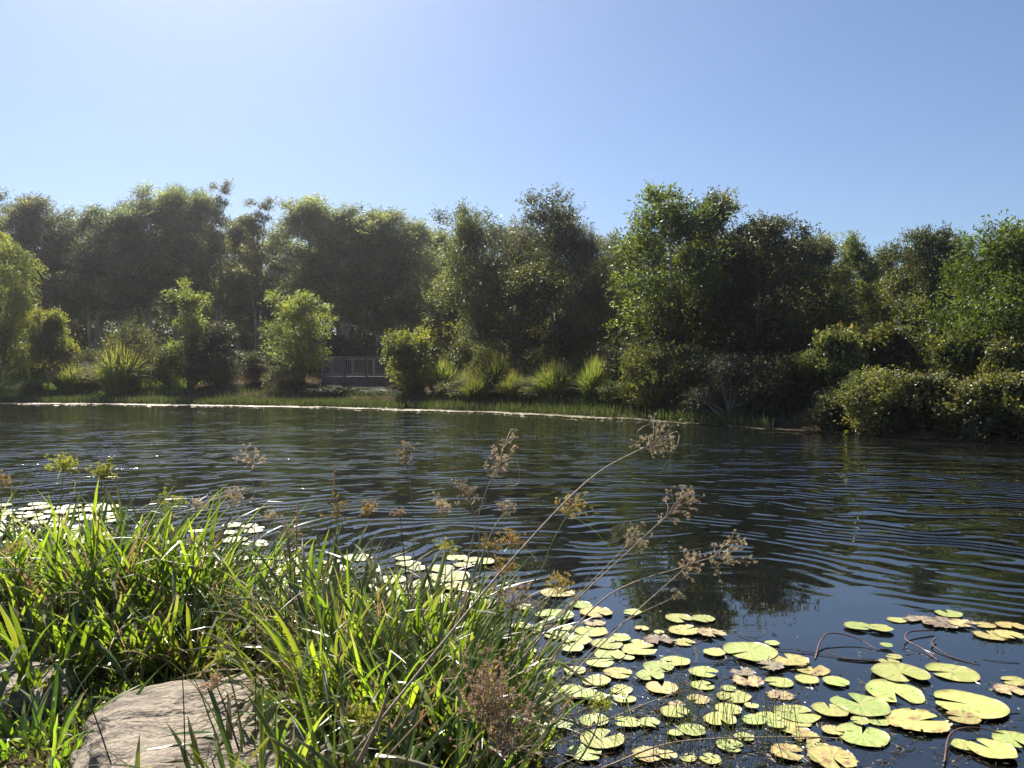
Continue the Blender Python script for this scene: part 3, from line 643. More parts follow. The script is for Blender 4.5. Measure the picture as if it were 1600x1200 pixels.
# ------------------------------------------------------------------ sedge clumps of the near bank
def sedge(loc, seed, nb, H, W, label, wd=.014, dry=.24):
    rd = random.Random(seed); gm, dm = MB(), MB()
    for i in range(nb):
        isdry = nb > 60 and rd.random() < dry; mb = dm if isdry else gm
        a = rd.random() * 6.283; rr = rd.random() ** .5 * W * .5
        b0 = Vector((math.cos(a) * rr, math.sin(a) * rr, -.05)); a2 = a + rd.gauss(0, .8)
        L = H * rd.uniform(.55, 1.3) * (.8 if isdry else 1); lean = min(1.5, abs(rd.gauss(0, .45)) + .3 * rr / (W * .5)) * (1.3 if isdry else 1)
        dh = Vector((math.cos(a2), math.sin(a2), 0)); d = (dh * math.sin(lean * .45) + Vector((0, 0, math.cos(lean * .45)))).normalized()
        kink = rd.randint(3, 8) if rd.random() < .45 else 99; p = b0.copy(); pts = [p.copy()]; nseg = 9
        for j in range(nseg):
            bend = .05 + lean * .17 * (j / nseg) ** 1.2
            if j == kink: bend = rd.uniform(.7, 1.7)
            ax = Vector((-dh.y, dh.x, 0)); q = d.copy(); q.rotate(__import__('mathutils').Quaternion(ax, bend)); d = q.normalized()
            if d.z < -.85: d.z = -.85; d.normalize()
            p = p + d * L / nseg; p = p + Vector((rd.gauss(0, .003), rd.gauss(0, .003), 0)); pts.append(p.copy())
        ww = wd * rd.choice((.32, .5, .7, .85, 1, 1.2)) * (.7 if isdry else 1); tw = rd.uniform(-.8, .8)
        sd = Vector((-dh.y, dh.x, 0)) * math.cos(tw) + Vector((dh.x, dh.y, .5)) * math.sin(tw)
        mb.blade(pts, [ww * q for q in (.7, .9, 1, 1, 1, .95, .85, .7, .45, .05)], sd, .45)
    o = empty('sedge_clump', loc, label, 'sedge', 'sedge clumps on the near bank')
    link('leaf_blades', gm.build('sedge_leaves', M['sedge']), o)
    if dm.v: link('dry_blades', dm.build('sedge_dry_leaves', M['dry']), o)['label'] = 'brown dead blades among the green'
    return o
def clump(px, D, *a, **k):
    x = (px - 800) / F * D; sedge((x, D, hz(x, D)), *a, **k)
i = 0
for px, D, nb, H, W, lab in [
 (-60,4.5,170,.85,.6,'sedge clump cut by the left edge of the photo'),
 (30,4.7,230,.85,.6,'leafy sedge clump at far left, its tips below the two pale umbels'),
 (115,4.5,260,.86,.6,'sedge clump under the left pale green umbel'),
 (195,4.7,260,.88,.6,'sedge clump standing behind the left part of the big boulder'),
 (262,4.5,260,.90,.6,'tallest bright sedge clump behind the middle of the big boulder'),
 (330,4.6,240,.84,.6,'sedge clump behind the right part of the big boulder'),
 (395,4.7,200,.70,.6,'sedge clump at the dark gap below the spidery dead umbel'),
 (452,4.2,220,.78,.55,'sedge clump right of the dark gap, with fallen pale blades'),
 (520,3.95,240,.76,.55,'sedge clump below the tall grass spike in mid-foreground'),
 (590,3.8,250,.76,.55,'bright sedge clump in the middle of the foreground, blades crossing the glaring pads'),
 (660,3.7,250,.76,.55,'upright sedge clump below the green umbel at centre'),
 (712,3.65,220,.80,.5,'sedge clump at the foot of the bent dead stalk'),
 (760,3.6,200,.78,.5,'sedge clump under the orange seed heads at the bank edge'),
 (795,3.3,130,.62,.42,'ragged sedge clump at the water edge where the dead stalks lean out'),
 (495,3.25,190,.66,.5,'sedge clump just right of the big boulder'),
 (555,3.1,230,.66,.5,'dense sedge clump in front of the centre, with a broad folded blade'),
 (640,3.0,230,.66,.5,'sedge clump at bottom centre beside the long leaning stalk'),
 (720,2.95,220,.64,.5,'sedge clump at bottom right of centre, behind the brown seed mass'),
 (765,2.85,110,.55,.4,'dark sedge clump at the bottom next to the rushes in the water'),
 (385,2.45,26,.55,.34,'loose sedge clump whose broad blades cross the front of the boulder'),
 (515,2.4,110,.56,.4,'near sedge clump cut by the bottom edge right of the boulder'),
 (600,2.35,110,.56,.4,'near sedge clump cut by the bottom edge at centre'),
 (700,2.4,100,.52,.4,'near sedge clump cut by the bottom edge below the brown seed mass'),
 (250,2.15,18,.45,.3,'few sparse sedge blades at bottom left in front of the boulder'),
 (60,3.6,60,.55,.5,'thin sedge clump over the leaf litter beside the small left boulder'),
 (225,3.95,190,.50,.6,'low brownish sedge clump in the shade directly behind the boulder'),
 (330,3.95,190,.50,.6,'low shaded sedge clump behind the right corner of the boulder'),
 (140,4.0,120,.5,.5,'low sedge clump in shade left of the boulder top'),
 (20,4.1,120,.5,.5,'low sedge clump among dead blades at the left edge'),
 (70,3.0,70,.34,.5,'short ragged sedge clump at bottom left over the litter, left of the boulder'),
 (330,2.3,26,.5,.3,'few broad sedge blades arching across the boulder face'),
 (450,2.7,50,.5,.4,'sedge clump against the right side of the boulder'),
]:
    i += 1; clump(px, D, 100 + i, int(nb * .8), H * random.uniform(.92, 1.08) * (.93 if px < 400 else .85), W * .82, lab, dry=.5 if 'shade' in lab or 'dead' in lab else .33, wd=.025 if D > 3 else .024)

# ------------------------------------------------------------------ flowering stalks
def stalk(path, D0, D1, kind, wpx, label, r0=.0028, bracts=0, elong=1.0, loops=0, spread=1.0, name='sedge_stalk', n_rays=None, kink=False):
    rd = random.Random(len(label) * 31 + int(path[-1][0]))
    m_ = len(path); pts = [P(px, py, D0 + (D1 - D0) * (k / (m_ - 1))) for k, (px, py) in enumerate(path)]
    base = pts[0].copy(); o = empty(name, base, label, 'flower stalk', 'flowering sedge stalks on the near bank')
    cp = [p - base for p in curve(pts, 22)]
    if kink: cp = [p + Vector((rd.gauss(0, .002), rd.gauss(0, .002), rd.gauss(0, .002))) for p in cp]
    smat = {'dead': 'stem_dead', 'gold': 'stem_green', 'green': 'stem_green', 'brown': 'stem_dark', 'spike': 'stem_dark'}[kind]
    mb = MB(); r0 = max(r0, .0019); mb.tube(cp, [r0 * 1.35 * (1 - .55 * k / 22) for k in range(23)], 6); link('stem', mb.build('stalk_stem', M[smat], True), o)
    top = cp[-1]; ax = (cp[-1] - cp[-4]).normalized(); Rr = wpx * 1.15 / F * D1 / 2
    hm = {'dead': 'seed_dead', 'gold': 'seed_gold', 'green': 'seed_green', 'brown': 'seed_brown', 'spike': 'seed_brown'}[kind]
    hb = MB(); pos = []; dr = []
    sd0 = ax.orthogonal().normalized(); sd1 = ax.cross(sd0)
    if kind == 'spike':
        for k in range(70):
            t = k / 70; a = k * 2.4; q = sd0 * math.cos(a) + sd1 * math.sin(a); pos.append(top - ax * (Rr * 4 * (1 - t))); dr.append(q * .5 + ax)
        sp = .012
    else:
        nr = n_rays or rd.randint(13, 19); sp = .0095
        for k in range(nr):
            a = 6.283 * k / nr + rd.uniform(-.3, .3); th = rd.uniform(.15, 1.35) * spread
            q = (sd0 * math.cos(a) + sd1 * math.sin(a)) * math.sin(th) + ax * math.cos(th) * elong
            L = Rr * rd.uniform(.45, 1.05); st = top - ax * rd.uniform(0, Rr * .9 * (elong - .6)) if elong > 1 else top
            e = st + q * L; mid = st.lerp(e, .5) + Vector((rd.gauss(0, .12), rd.gauss(0, .12), rd.gauss(0, .12))) * L
            hb.tube(curve([st, mid, e], 4), [.0012, .0011, .001, .0009, .0007], 3, cap=False)
            for j in range(rd.randint(2, 4)):
                q2 = (q + Vector((rd.gauss(0, .6), rd.gauss(0, .6), rd.gauss(0, .6)))).normalized(); e2 = mid.lerp(e, rd.random()) + q2 * L * rd.uniform(.2, .38)
                hb.tube([mid.lerp(e, .6), e2], [.0009, .0006], 3, cap=False)
                for s_ in range(rd.randint(6, 10)):
                    pos.append(e2 + Vector((rd.gauss(0, .0022), rd.gauss(0, .0022), rd.gauss(0, .0022)))); dr.append(q2 + Vector((rd.gauss(0, .8), rd.gauss(0, .8), rd.gauss(0, .8))))
    for k in range(loops):
        a = rd.random() * 6.28; q = (sd0 * math.cos(a) + sd1 * math.sin(a)); 
        lp = [top, top + q * Rr * .6 + ax * Rr * .5, top + q * Rr * 1.0 - Vector((0, 0, Rr * .5)), top + q * Rr * .3 - Vector((0, 0, Rr * 1.0))]
        hb.blade(curve(lp, 10), [.003] * 11, Vector((0, 1, .2)))
    v, f = leafcloud(np.array([tuple(p) for p in pos]), np.array([tuple(p) for p in dr]), sp * (1.0 if kind != 'spike' else 1), sp * .38, np.random.default_rng(rd.randint(0, 9999)))
    b0 = len(hb.v); hb.v += [Vector(q) for q in v]; hb.f += [tuple(int(z) + b0 for z in q) for q in f]
    link('seed_head', hb.build('stalk_seed_head', M[hm]), o)
    if bracts:
        bb = MB()
        for k in range(bracts):
            a = 6.283 * k / bracts + rd.uniform(-.5, .5); q = (sd0 * math.cos(a) + sd1 * math.sin(a)); L = Rr * rd.uniform(1.2, 2.8)
            pp = [top + q * L * t + ax * L * .35 * t - Vector((0, 0, L * .55 * t * t)) for t in (0, .2, .4, .6, .8, 1)]
            bb.blade(pp, [.006 * z for z in (.7, 1, 1, .8, .5, .1)], q.cross(ax).normalized(), .3)
        link('bract', bb.build('stalk_bracts', M['dry' if kind in ('dead', 'brown') else 'sedge']), o)
    return o
ST = [
 ([(545,1190),(680,1020),(800,875),(924,747),(1025,690)],2.3,3.3,'dead',82,'longest leaning dead stalk, its pale tangled head furthest up the water',dict(r0=.0036,elong=1.5,loops=2,n_rays=26)),
 ([(762,1095),(875,965),(985,860),(1058,792)],3.0,3.5,'dead',62,'second leaning dead stalk with forked pale head over dark water',dict(elong=1.6,n_rays=22)),
 ([(800,1040),(905,930),(985,848)],3.1,3.4,'dead',56,'dead stalk with small ragged head halfway below the second leaning one',dict(elong=1.3,r0=.0022)),
 ([(812,1100),(940,940),(1070,886),(1135,866)],3.1,3.5,'dead',72,'lowest long dead stalk arching right with pale shaggy head',dict(elong=1.7,n_rays=22)),
 ([(825,1130),(960,990),(1075,885)],3.0,3.4,'dead',52,'dark straight dead stalk ending beside the lowest arching one',dict(elong=1.2)),
 ([(850,1095),(960,985),(1055,934)],3.0,3.3,'dead',26,'short dead stalk with nearly bare tip above the first lily pads',dict(n_rays=7,r0=.002)),
 ([(700,1010),(742,900),(748,830),(732,778)],3.3,3.4,'dead',50,'sharply bent dead stalk, head nodding left at centre',dict(loops=1,elong=1.2)),
 ([(712,960),(752,790),(782,722)],3.4,3.5,'dead',58,'tall dead stalk with feathery upright head and hanging loop',dict(elong=1.9,loops=2,n_rays=20)),
 ([(720,960),(765,840),(786,803)],3.4,3.5,'dead',36,'small dead head just under the feathery one',{}),
 ([(640,1010),(646,820),(634,715)],3.5,3.6,'dead',36,'thin upright dead stalk with narrow drooping head left of centre',dict(r0=.0016,elong=1.9,spread=.8)),
 ([(668,1000),(676,860),(690,795)],3.5,3.5,'dead',40,'dead head hanging left below the bent stalk',dict(r0=.0016,elong=1.2)),
 ([(745,1020),(838,905),(862,850),(886,806)],3.1,3.2,'gold',62,'bright orange seed head beside the longest leaning stalk',dict(bracts=3,n_rays=20)),
 ([(730,1010),(752,920),(764,862)],3.2,3.2,'gold',44,'left of the paired golden heads above the sedge',dict(bracts=2)),
 ([(755,1010),(786,920),(800,858)],3.2,3.25,'gold',46,'right of the paired golden heads above the sedge',dict(bracts=2)),
 ([(760,1040),(778,950),(786,900)],3.0,3.0,'gold',48,'golden head lower down between blades near bank edge',dict(bracts=1)),
 ([(686,1020),(692,940),(698,866)],3.3,3.3,'green',38,'yellow-green umbel at centre above upright blades',dict(bracts=2)),
 ([(582,960),(578,870),(574,806)],3.6,3.6,'gold',38,'golden head right of the tallest grass spike',dict(r0=.0018)),
 ([(516,970),(520,880),(526,806)],3.6,3.6,'gold',44,'tan-gold head just below the tallest grass spike',dict(r0=.0018,elong=1.4)),
 ([(640,960),(632,880),(625,808)],3.5,3.5,'brown',26,'small red-brown head on a thick green stem at centre left',dict(n_rays=9)),
 ([(506,960),(514,850),(523,728)],3.6,3.7,'spike',22,'tallest grass spike, dark and narrow, left of centre',dict(r0=.0014)),
 ([(456,950),(461,870),(464,786)],3.7,3.7,'spike',16,'shorter grass spike left of the tallest',dict(r0=.0012)),
 ([(398,965),(397,840),(394,722)],3.9,3.9,'dead',50,'spidery dead umbel on a thin straight dark stem',dict(r0=.0013,spread=1.4,n_rays=16)),
 ([(342,900),(346,835),(362,782)],4.0,4.0,'dead',52,'dead umbel leaning right above the left clumps',dict(r0=.0018,elong=1.2)),
 ([(84,880),(92,800),(98,735)],4.1,4.1,'green',44,'pale green umbel highest at the left edge',dict(bracts=3,spread=1.1,n_rays=42)),
 ([(148,870),(154,800),(158,748)],4.1,4.1,'green',42,'second pale green umbel, right of the highest one at left',dict(bracts=2,spread=1.1,n_rays=42)),
 ([(250,880),(258,830),(266,792)],4.2,4.2,'green',46,'greenish tan umbel just above the tallest left clump',dict(bracts=2)),
 ([(300,890),(303,830),(305,798)],4.2,4.2,'dead',34,'small tan head right of the greenish tan umbel',{}),
 ([(430,930),(427,860),(424,815)],3.9,3.9,'dead',34,'small tan head between the two dead umbels and the short spike',{}),
 ([(452,940),(452,880),(450,838)],3.8,3.8,'brown',46,'brown head low beside the short grass spike',dict(elong=1.3)),
 ([(380,1170),(362,1080),(348,1036)],2.5,2.5,'green',44,'yellow-green head in front of the boulder corner',dict(bracts=4)),
 ([(372,1180),(350,1110),(336,1074)],2.5,2.5,'brown',36,'brown head right below the yellow-green one by the boulder',{}),
 ([(800,1060),(850,980),(872,928)],3.2,3.2,'gold',62,'loose golden head over the nearest pads at bank edge',dict(n_rays=20)),
 ([(770,1080),(792,1010),(802,952)],3.0,3.0,'brown',84,'red-brown spent head at the bank edge above the ragged clump',dict(n_rays=26)),
 ([(890,1215),(925,1160),(940,1112)],2.7,2.7,'green',52,'yellow-green head among the rushes in the water',dict(bracts=2)),
 ([(720,1230),(745,1160),(758,1100)],2.3,2.3,'brown',130,'large brown seed mass at bottom centre',dict(n_rays=60,elong=1.2)),
 ([(760,1240),(782,1200),(790,1160)],2.2,2.2,'brown',120,'second brown seed mass below the large one',dict(n_rays=50,elong=1.2)),
 ([(575,1230),(572,1170),(570,1136)],2.3,2.3,'green',60,'yellowish seed head low at bottom left of centre',dict(n_rays=18,bracts=3)),
 ([(-8,900),(-2,820),(2,762)],4.1,4.1,'gold',40,'orange head on the left edge of the photo',{}),
 ([(20,930),(22,890),(20,866)],4.0,4.0,'gold',40,'dull golden head low at left edge',{}),
 ([(330,1130),(316,900),(300,850)],3.9,4.2,'brown',30,'small brown head sunk in the left clumps',dict(r0=.0014)),
]
for a_ in ST: stalk(*a_[:6], **a_[6])
# bare dead stems leaning out over the water
for path, D0, D1, lab in [
 ([(798,1170),(880,1085),(958,1012)],2.8,3.2,'dark bare stem leaning from the bank edge, right of the ragged clump'),
 ([(770,1200),(900,1120),(1010,1060)],2.6,3.1,'dark bare stem nearest the rushes'),
 ([(830,1010),(900,930),(980,812)],3.2,3.6,'faint bare stem parallel to the second leaning stalk'),
 ([(600,1190),(690,1090),(728,1040)],2.3,2.5,'curved tan stem crossing the bottom centre clump'),
 ([(556,1200),(590,1130),(608,1075)],2.1,2.2,'broad brown dead blade standing at bottom centre'),
 ([(395,1215),(398,1000),(392,930)],2.6,2.9,'thin dark vertical stem right of the boulder'),
 ([(286,1195),(284,1100),(280,1005)],2.3,2.4,'thin dark vertical stem in front of the boulder'),
 ([(170,1200),(140,1110),(112,1050)],2.2,2.3,'dark stem leaning left in front of the boulder'),
]:
    pts = [P(px, py, D0 + (D1 - D0) * k / 2) for k, (px, py) in enumerate(path)]; mb = MB(); b0 = pts[0].copy()
    mb.tube([p - b0 for p in curve(pts, 16)], [.0024 * (1 - .5 * k / 16) * (3 if 'blade' in lab else 1) for k in range(17)], 6)
    tag(link('bare_stem', mb.build('bare_stem', M['dry' if 'brown' in lab or 'tan' in lab else 'stem_dark'], True), loc=b0), lab, 'dead stem', 'bare stems of the near bank')

# ------------------------------------------------------------------ lily pads
def padmat(name, stops, edge, rough=.42):
    m, n, out = newmat(name)
    tc = N(n, 'ShaderNodeTexCoord'); oi = N(n, 'ShaderNodeObjectInfo')
    ad = N(n, 'ShaderNodeVectorMath', operation='ADD'); n.links.new(tc.outputs['Object'], ad.inputs[0])
    cb = N(n, 'ShaderNodeCombineXYZ'); mm = N(n, 'ShaderNodeMath', operation='MULTIPLY'); mm.inputs[1].default_value = 40
    n.links.new(oi.outputs['Random'], mm.inputs[0]); n.links.new(mm.outputs[0], cb.inputs[0]); n.links.new(cb.outputs[0], ad.inputs[1])
    no = N(n, 'ShaderNodeTexNoise'); no.inputs['Scale'].default_value = 1.7; no.inputs['Detail'].default_value = 9; no.inputs['Roughness'].default_value = .62; n.links.new(ad.outputs[0], no.inputs[0])
    c = ramp(n, no.outputs[0], stops)
    gr = N(n, 'ShaderNodeVectorMath', operation='LENGTH'); n.links.new(tc.outputs['Object'], gr.inputs[0])
    # veins: radial lines
    sp = N(n, 'ShaderNodeSeparateXYZ'); n.links.new(tc.outputs['Object'], sp.inputs[0])
    at = N(n, 'ShaderNodeMath', operation='ARCTAN2'); n.links.new(sp.outputs[1], at.inputs[0]); n.links.new(sp.outputs[0], at.inputs[1])
    sn = N(n, 'ShaderNodeMath', operation='SINE'); mu = N(n, 'ShaderNodeMath', operation='MULTIPLY'); mu.inputs[1].default_value = 14
    n.links.new(at.outputs[0], mu.inputs[0]); n.links.new(mu.outputs[0], sn.inputs[0])
    er = N(n, 'ShaderNodeMapRange'); er.inputs[1].default_value = .86; er.inputs[2].default_value = 1.02; n.links.new(gr.outputs[1], er.inputs[0])
    n5 = N(n, 'ShaderNodeTexNoise'); n5.inputs['Scale'].default_value = 4; n.links.new(ad.outputs[0], n5.inputs[0])
    e2 = N(n, 'ShaderNodeMath', operation='MULTIPLY'); n.links.new(er.outputs[0], e2.inputs[0]); n.links.new(n5.outputs[0], e2.inputs[1])
    mx = N(n, 'ShaderNodeMix', data_type='RGBA'); n.links.new(e2.outputs[0], mx.inputs[0]); n.links.new(c, mx.inputs[6]); mx.inputs[7].default_value = (*edge, 1)
    hs = N(n, 'ShaderNodeHueSaturation'); mr = N(n, 'ShaderNodeMapRange'); mr.inputs[3].default_value = .8; mr.inputs[4].default_value = 1.15
    n.links.new(oi.outputs['Random'], mr.inputs[0]); n.links.new(mr.outputs[0], hs.inputs['Value'])
    m3 = N(n, 'ShaderNodeMath', operation='MULTIPLY'); m3.inputs[1].default_value = 9.7; fr = N(n, 'ShaderNodeMath', operation='FRACT'); n.links.new(oi.outputs['Random'], m3.inputs[0]); n.links.new(m3.outputs[0], fr.inputs[0])
    mh = N(n, 'ShaderNodeMapRange'); mh.inputs[3].default_value = .485; mh.inputs[4].default_value = .525; n.links.new(fr.outputs[0], mh.inputs[0]); n.links.new(mh.outputs[0], hs.inputs['Hue'])
    n.links.new(mx.outputs[2], hs.inputs['Color'])
    b = N(n, 'ShaderNodeBsdfPrincipled'); b.inputs['Roughness'].default_value = rough; n.links.new(hs.outputs[0], b.inputs['Base Color'])
    bp = N(n, 'ShaderNodeBump'); bp.inputs['Strength'].default_value = .13; bp.inputs['Distance'].default_value = .01; n.links.new(sn.outputs[0], bp.inputs['Height'])
    bq = N(n, 'ShaderNodeBump'); bq.inputs['Strength'].default_value = .35; bq.inputs['Distance'].default_value = .02; n.links.new(no.outputs[0], bq.inputs['Height']); n.links.new(bp.outputs[0], bq.inputs['Normal'])
    n.links.new(bq.outputs[0], b.inputs['Normal']); n.links.new(b.outputs[0], out.inputs[0]); return m
M['pad_g'] = padmat('green_pad', [(.25,(.22,.27,.06)),(.45,(.33,.37,.10)),(.6,(.40,.40,.13)),(.66,(.34,.30,.09)),(.74,(.22,.13,.06))], (.22,.14,.06))
M['pad_y'] = padmat('yellow_pad', [(.3,(.40,.37,.10)),(.48,(.40,.36,.12)),(.58,(.36,.27,.10)),(.66,(.22,.12,.06))], (.28,.15,.07))
M['pad_d'] = padmat('decayed_pad', [(.3,(.46,.40,.17)),(.45,(.42,.36,.16)),(.53,(.34,.24,.13)),(.64,(.16,.10,.07))], (.2,.11,.07))
M['pad_b'] = padmat('dead_pad', [(.3,(.32,.25,.16)),(.5,(.22,.165,.11)),(.65,(.12,.085,.06))], (.1,.06,.05))
def pad_mesh(name, seed, mat, rag, notch):
    rd = random.Random(seed); K = 64; rings = [0, .35, .7, .93, 1.0]; v = [(0, 0, 0)]; f = []
    ph = [rd.random() * 6.28 for _ in range(6)]; half = rd.uniform(*notch)
    for ri, rr in enumerate(rings[1:]):
        for k in range(K):
            u = k / (K - 1); a = half + (2 * math.pi - 2 * half) * u
            edge = 1 + .03 * math.sin(2 * a + ph[0]) + .02 * math.sin(5 * a + ph[1]) + rag * (.35 * math.sin(7 * a + ph[2]) + .3 * math.sin(13 * a + ph[3]) + .35 * math.sin(23 * a + ph[4]) + .5 * (rd.random() - .5))
            ec = 1 - .16 * math.exp(-min(u, 1 - u) * 22)         # rounded corners of the notch
            r_ = rr * (1 + (edge * ec - 1) * rr)
            z = .012 * rr * rr * math.sin(3 * a + ph[5]) + (.035 if rr > .95 else 0) * (1 + math.sin(4 * a + ph[2])) * .5 + .004 * math.sin(9 * a) * rr
            v.append((r_ * math.cos(a), r_ * math.sin(a), z))
    for k in range(K - 1):
        f.append((0, 1 + k, 2 + k))
        for ri in range(3):
            if rag > .03 and ((ri == 2 and math.sin(5 * k / K * 6.28 + ph[1]) > .86) or (rd.random() < .012)): continue     # torn edge, holes
            a0 = 1 + ri * K + k; f.append((a0, a0 + K, a0 + K + 1, a0 + 1))
    return mesh(name, v, f, M[mat], True)
PM = {'g': [pad_mesh('green_pad', 60 + i, 'pad_g', .012, (.04, .32)) for i in range(6)],
      'y': [pad_mesh('yellow_pad', 70 + i, 'pad_y', .05, (.05, .4)) for i in range(4)],
      'd': [pad_mesh('decayed_pad', 80 + i, 'pad_d', .16, (.1, .5)) for i in range(4)],
      'b': [pad_mesh('dead_pad', 90 + i, 'pad_b', .22, (.1, .6)) for i in range(3)]}
GP = 'lily pads floating by the near bank'
placed = []; cnt = 0
def pad(px, py, wpx, kind='g', rz=None, label=None, lift=None):
    global cnt
    c = onwater(px, py); rad = wpx / 2 / F * c.y; cnt += 1
    z = .006 + (.0035 * (cnt % 5) if lift is None else lift)
    o = link('lily_pad', random.choice(PM[kind]), loc=(c.x, c.y, z)); o.scale = (rad, rad * random.uniform(.92, 1.06), rad)
    if rz is None: rz = random.random() * 360
    o.rotation_euler = (random.gauss(0, .012), random.gauss(0, .012), R(rz))
    kn = {'g': 'green', 'y': 'yellowing', 'd': 'decayed patchy', 'b': 'dead brown'}[kind]
    if label is None:
        zone = ('behind the sedge blades of the near bank, whitened by glare' if px < 800 and py < 1000 else 'beside the leaning dead stalks' if px < 960 and py < 1080 else
                'among the rushes and weed at the bottom' if px < 1240 and py > 1060 else 'in the crowded middle of the pads' if px < 1300 else 'in the open right part of the pads')
        label = kn + ' lily pad ' + zone
    tag(o, label, 'lily pad', GP); placed.append((c.x, c.y, rad))
# read off the photograph: column, row, width, kind, notch direction (degrees)
c8 = [
 (165,318,118,'g',300,'left of the two touching green pads nearest the dark reflection'),(267,322,96,'g',290,'right of the two touching green pads nearest the dark reflection'),
 (190,372,140,'y',None,'large ragged yellow pad below the two touching green ones'),(300,386,124,'d',None,'ragged tan pad touching the right of the large ragged yellow one'),(187,418,98,'y',None,'yellow notched pad under the large ragged yellow one'),
 (10,360,58,'y',None,None),(313,463,96,'g',None,'round green pad left of the widest pale green pad'),
 (462,463,226,'g',200,'widest pale green pad, with a thin twig lying on it'),(625,500,155,'y',None,'broad yellow pad right of the widest green one'),(725,532,145,'y',60,'yellow pad overlapping the lower right of the broad yellow one'),
 (148,500,126,'g',190,None),(80,526,128,'g',300,None),(45,564,125,'g',None,None),(272,553,126,'g',330,None),(265,600,102,'g',10,None),
 (395,650,142,'g',None,None),(375,705,116,'g',None,None),(455,585,135,'d',None,'pinkish brown pad between the two green rows, below a dark twig'),(430,550,100,'b',None,None),
 (585,586,116,'g',180,'green pad with left-pointing notch right of the pinkish one'),(700,576,100,'g',None,None),(825,588,112,'g',300,None),
 (915,355,112,'g',320,'left half of the lone overlapping pair in open water'),(1006,365,106,'g',150,'right half of the lone overlapping pair in open water'),
 (1076,324,76,'g',None,'small green pad just left of the brown rotting mat'),(1293,298,108,'g',90,'farthest green pad, heart shaped, above the brown rotting mat'),
 (1180,328,130,'b',None,'left piece of the brown rotting mat'),(1270,340,150,'b',None,'middle piece of the brown rotting mat'),(1350,345,110,'d',None,'tan right end of the brown rotting mat'),
 (1440,345,90,'y',None,None),(1470,390,130,'y',None,None),(1555,352,110,'y',None,None),(1545,392,120,'y',None,None),
 (1093,556,226,'g',280,'big green pad with a deep notch at its front, right of the yellow pads'),(1310,545,202,'g',175,'big smooth green pad alone on the right, notch to the left'),
 (1070,632,246,'g',265,'big round green pad directly below the deep-notched one'),(1380,685,292,'g',150,'largest green pad at right, slit on its upper left'),
 (925,688,238,'g',110,'big green pad with a dark slit at its upper edge'),(800,713,142,'g',80,None),(662,720,185,'g',None,None),(540,735,105,'g',None,None),(480,750,104,'g',None,None),(570,772,78,'g',None,None),
 (925,760,78,'g',None,None),(1000,752,88,'g',None,None),(935,812,222,'g',60,'big yellowish green pad with wide notch at top, bottom right of centre'),(812,795,90,'y',None,None),
 (1170,758,260,'y',None,'long ragged golden pad between two big green pads'),(1355,746,142,'y',None,None),(650,772,160,'y',None,None),(700,822,125,'y',None,None),
 (755,870,104,'g',100,None),(625,890,145,'y',None,None),(810,918,210,'y',None,None),
 (1570,582,112,'y',None,'green-yellow pad cut by the right edge'),(1550,622,125,'d',None,'rotten tan pad at the right edge'),
 (1570,835,160,'g',None,'green pad in the bottom right corner, cut by the edge'),(1360,860,105,'g',None,None),(1475,880,200,'g',110,'big green pad at bottom right with brown debris under it'),
 (35,760,100,'g',None,None),(150,806,72,'g',None,None),(95,612,145,'y',None,None),(40,900,135,'y',None,None),(120,906,85,'y',None,None),(205,906,72,'g',None,None),
 (1065,480,66,'y',None,None),(555,425,62,'g',None,None),(1045,506,76,'y',None,None),(1035,438,52,'g',None,None),(590,642,112,'d',None,None),(155,680,70,'d',None,None),(470,690,58,'g',None,None),(375,620,64,'g',None,None),(545,524,110,'b',None,None)]
for a_ in c8: pad(1000 + a_[0] / 2.667, 850 + a_[1] / 2.667, a_[2] / 2.667, a_[3], a_[4], a_[5])
for a_ in [(255,100,192,'y'),(385,170,132,'g'),(470,215,190,'y'),(670,217,108,'g'),(235,238,225,'g'),(110,305,150,'g'),(250,340,142,'g'),(460,275,125,'d'),(600,360,126,'g'),(530,400,175,'g'),(700,375,72,'g'),(650,468,70,'g'),
 (470,600,158,'g'),(340,668,180,'g'),(455,692,152,'g'),(610,645,126,'g'),(630,700,125,'g'),(640,835,155,'g'),(770,840,118,'g'),(280,850,150,'g'),(90,430,105,'g'),(50,290,115,'g'),(410,1010,200,'g'),(90,800,120,'g'),
 (180,560,130,'g'),(60,640,120,'y'),(350,540,130,'g'),(70,185,110,'y'),(820,375,170,'b'),(910,905,80,'g'),(180,960,120,'g'),(300,300,90,'y'),(130,500,120,'d'),(820,330,60,'g'),(60,560,120,'y')]:
    pad(800 + a_[0] / 3.556, 900 + a_[1] / 3.556, a_[2] / 3.556, a_[3])
for a_ in [(380,415,115,'g'),(570,440,95,'g'),(290,465,135,'y'),(720,490,175,'g'),(760,530,125,'g'),(640,512,125,'g'),(500,500,125,'g'),(420,540,150,'g'),(230,520,130,'g'),(560,560,150,'g'),(690,570,140,'g'),(120,470,120,'g'),(20,430,100,'g'),(60,520,150,'g'),(330,580,150,'g'),(850,590,120,'y')]:
    pad(400 + a_[0] / 2.4, 700 + a_[1] / 2.4, a_[2] / 2.4, a_[3])
rd = random.Random(77)
def scatter(nn, x0, x1, y0, y1, wlo, whi, tight=.8):
    k = 0; tries = 0
    while k < nn and tries < 4000:
        tries += 1; px, py = rd.uniform(x0, x1), rd.uniform(y0, y1); c = onwater(px, py); wpx = rd.uniform(wlo, whi) * (py - H0) / 400; rad = wpx / 2 / F * c.y
        if any((c.x - a) ** 2 + (c.y - b_) ** 2 < ((rad + r_) * tight) ** 2 for a, b_, r_ in placed): continue
        pad(px, py, wpx, rd.choice('gggyg')); k += 1
scatter(55, -30, 175, 788, 850, 34, 70, .72)      # glaring pads at the left edge, behind the umbels
scatter(26, 100, 420, 815, 890, 30, 62, .9)
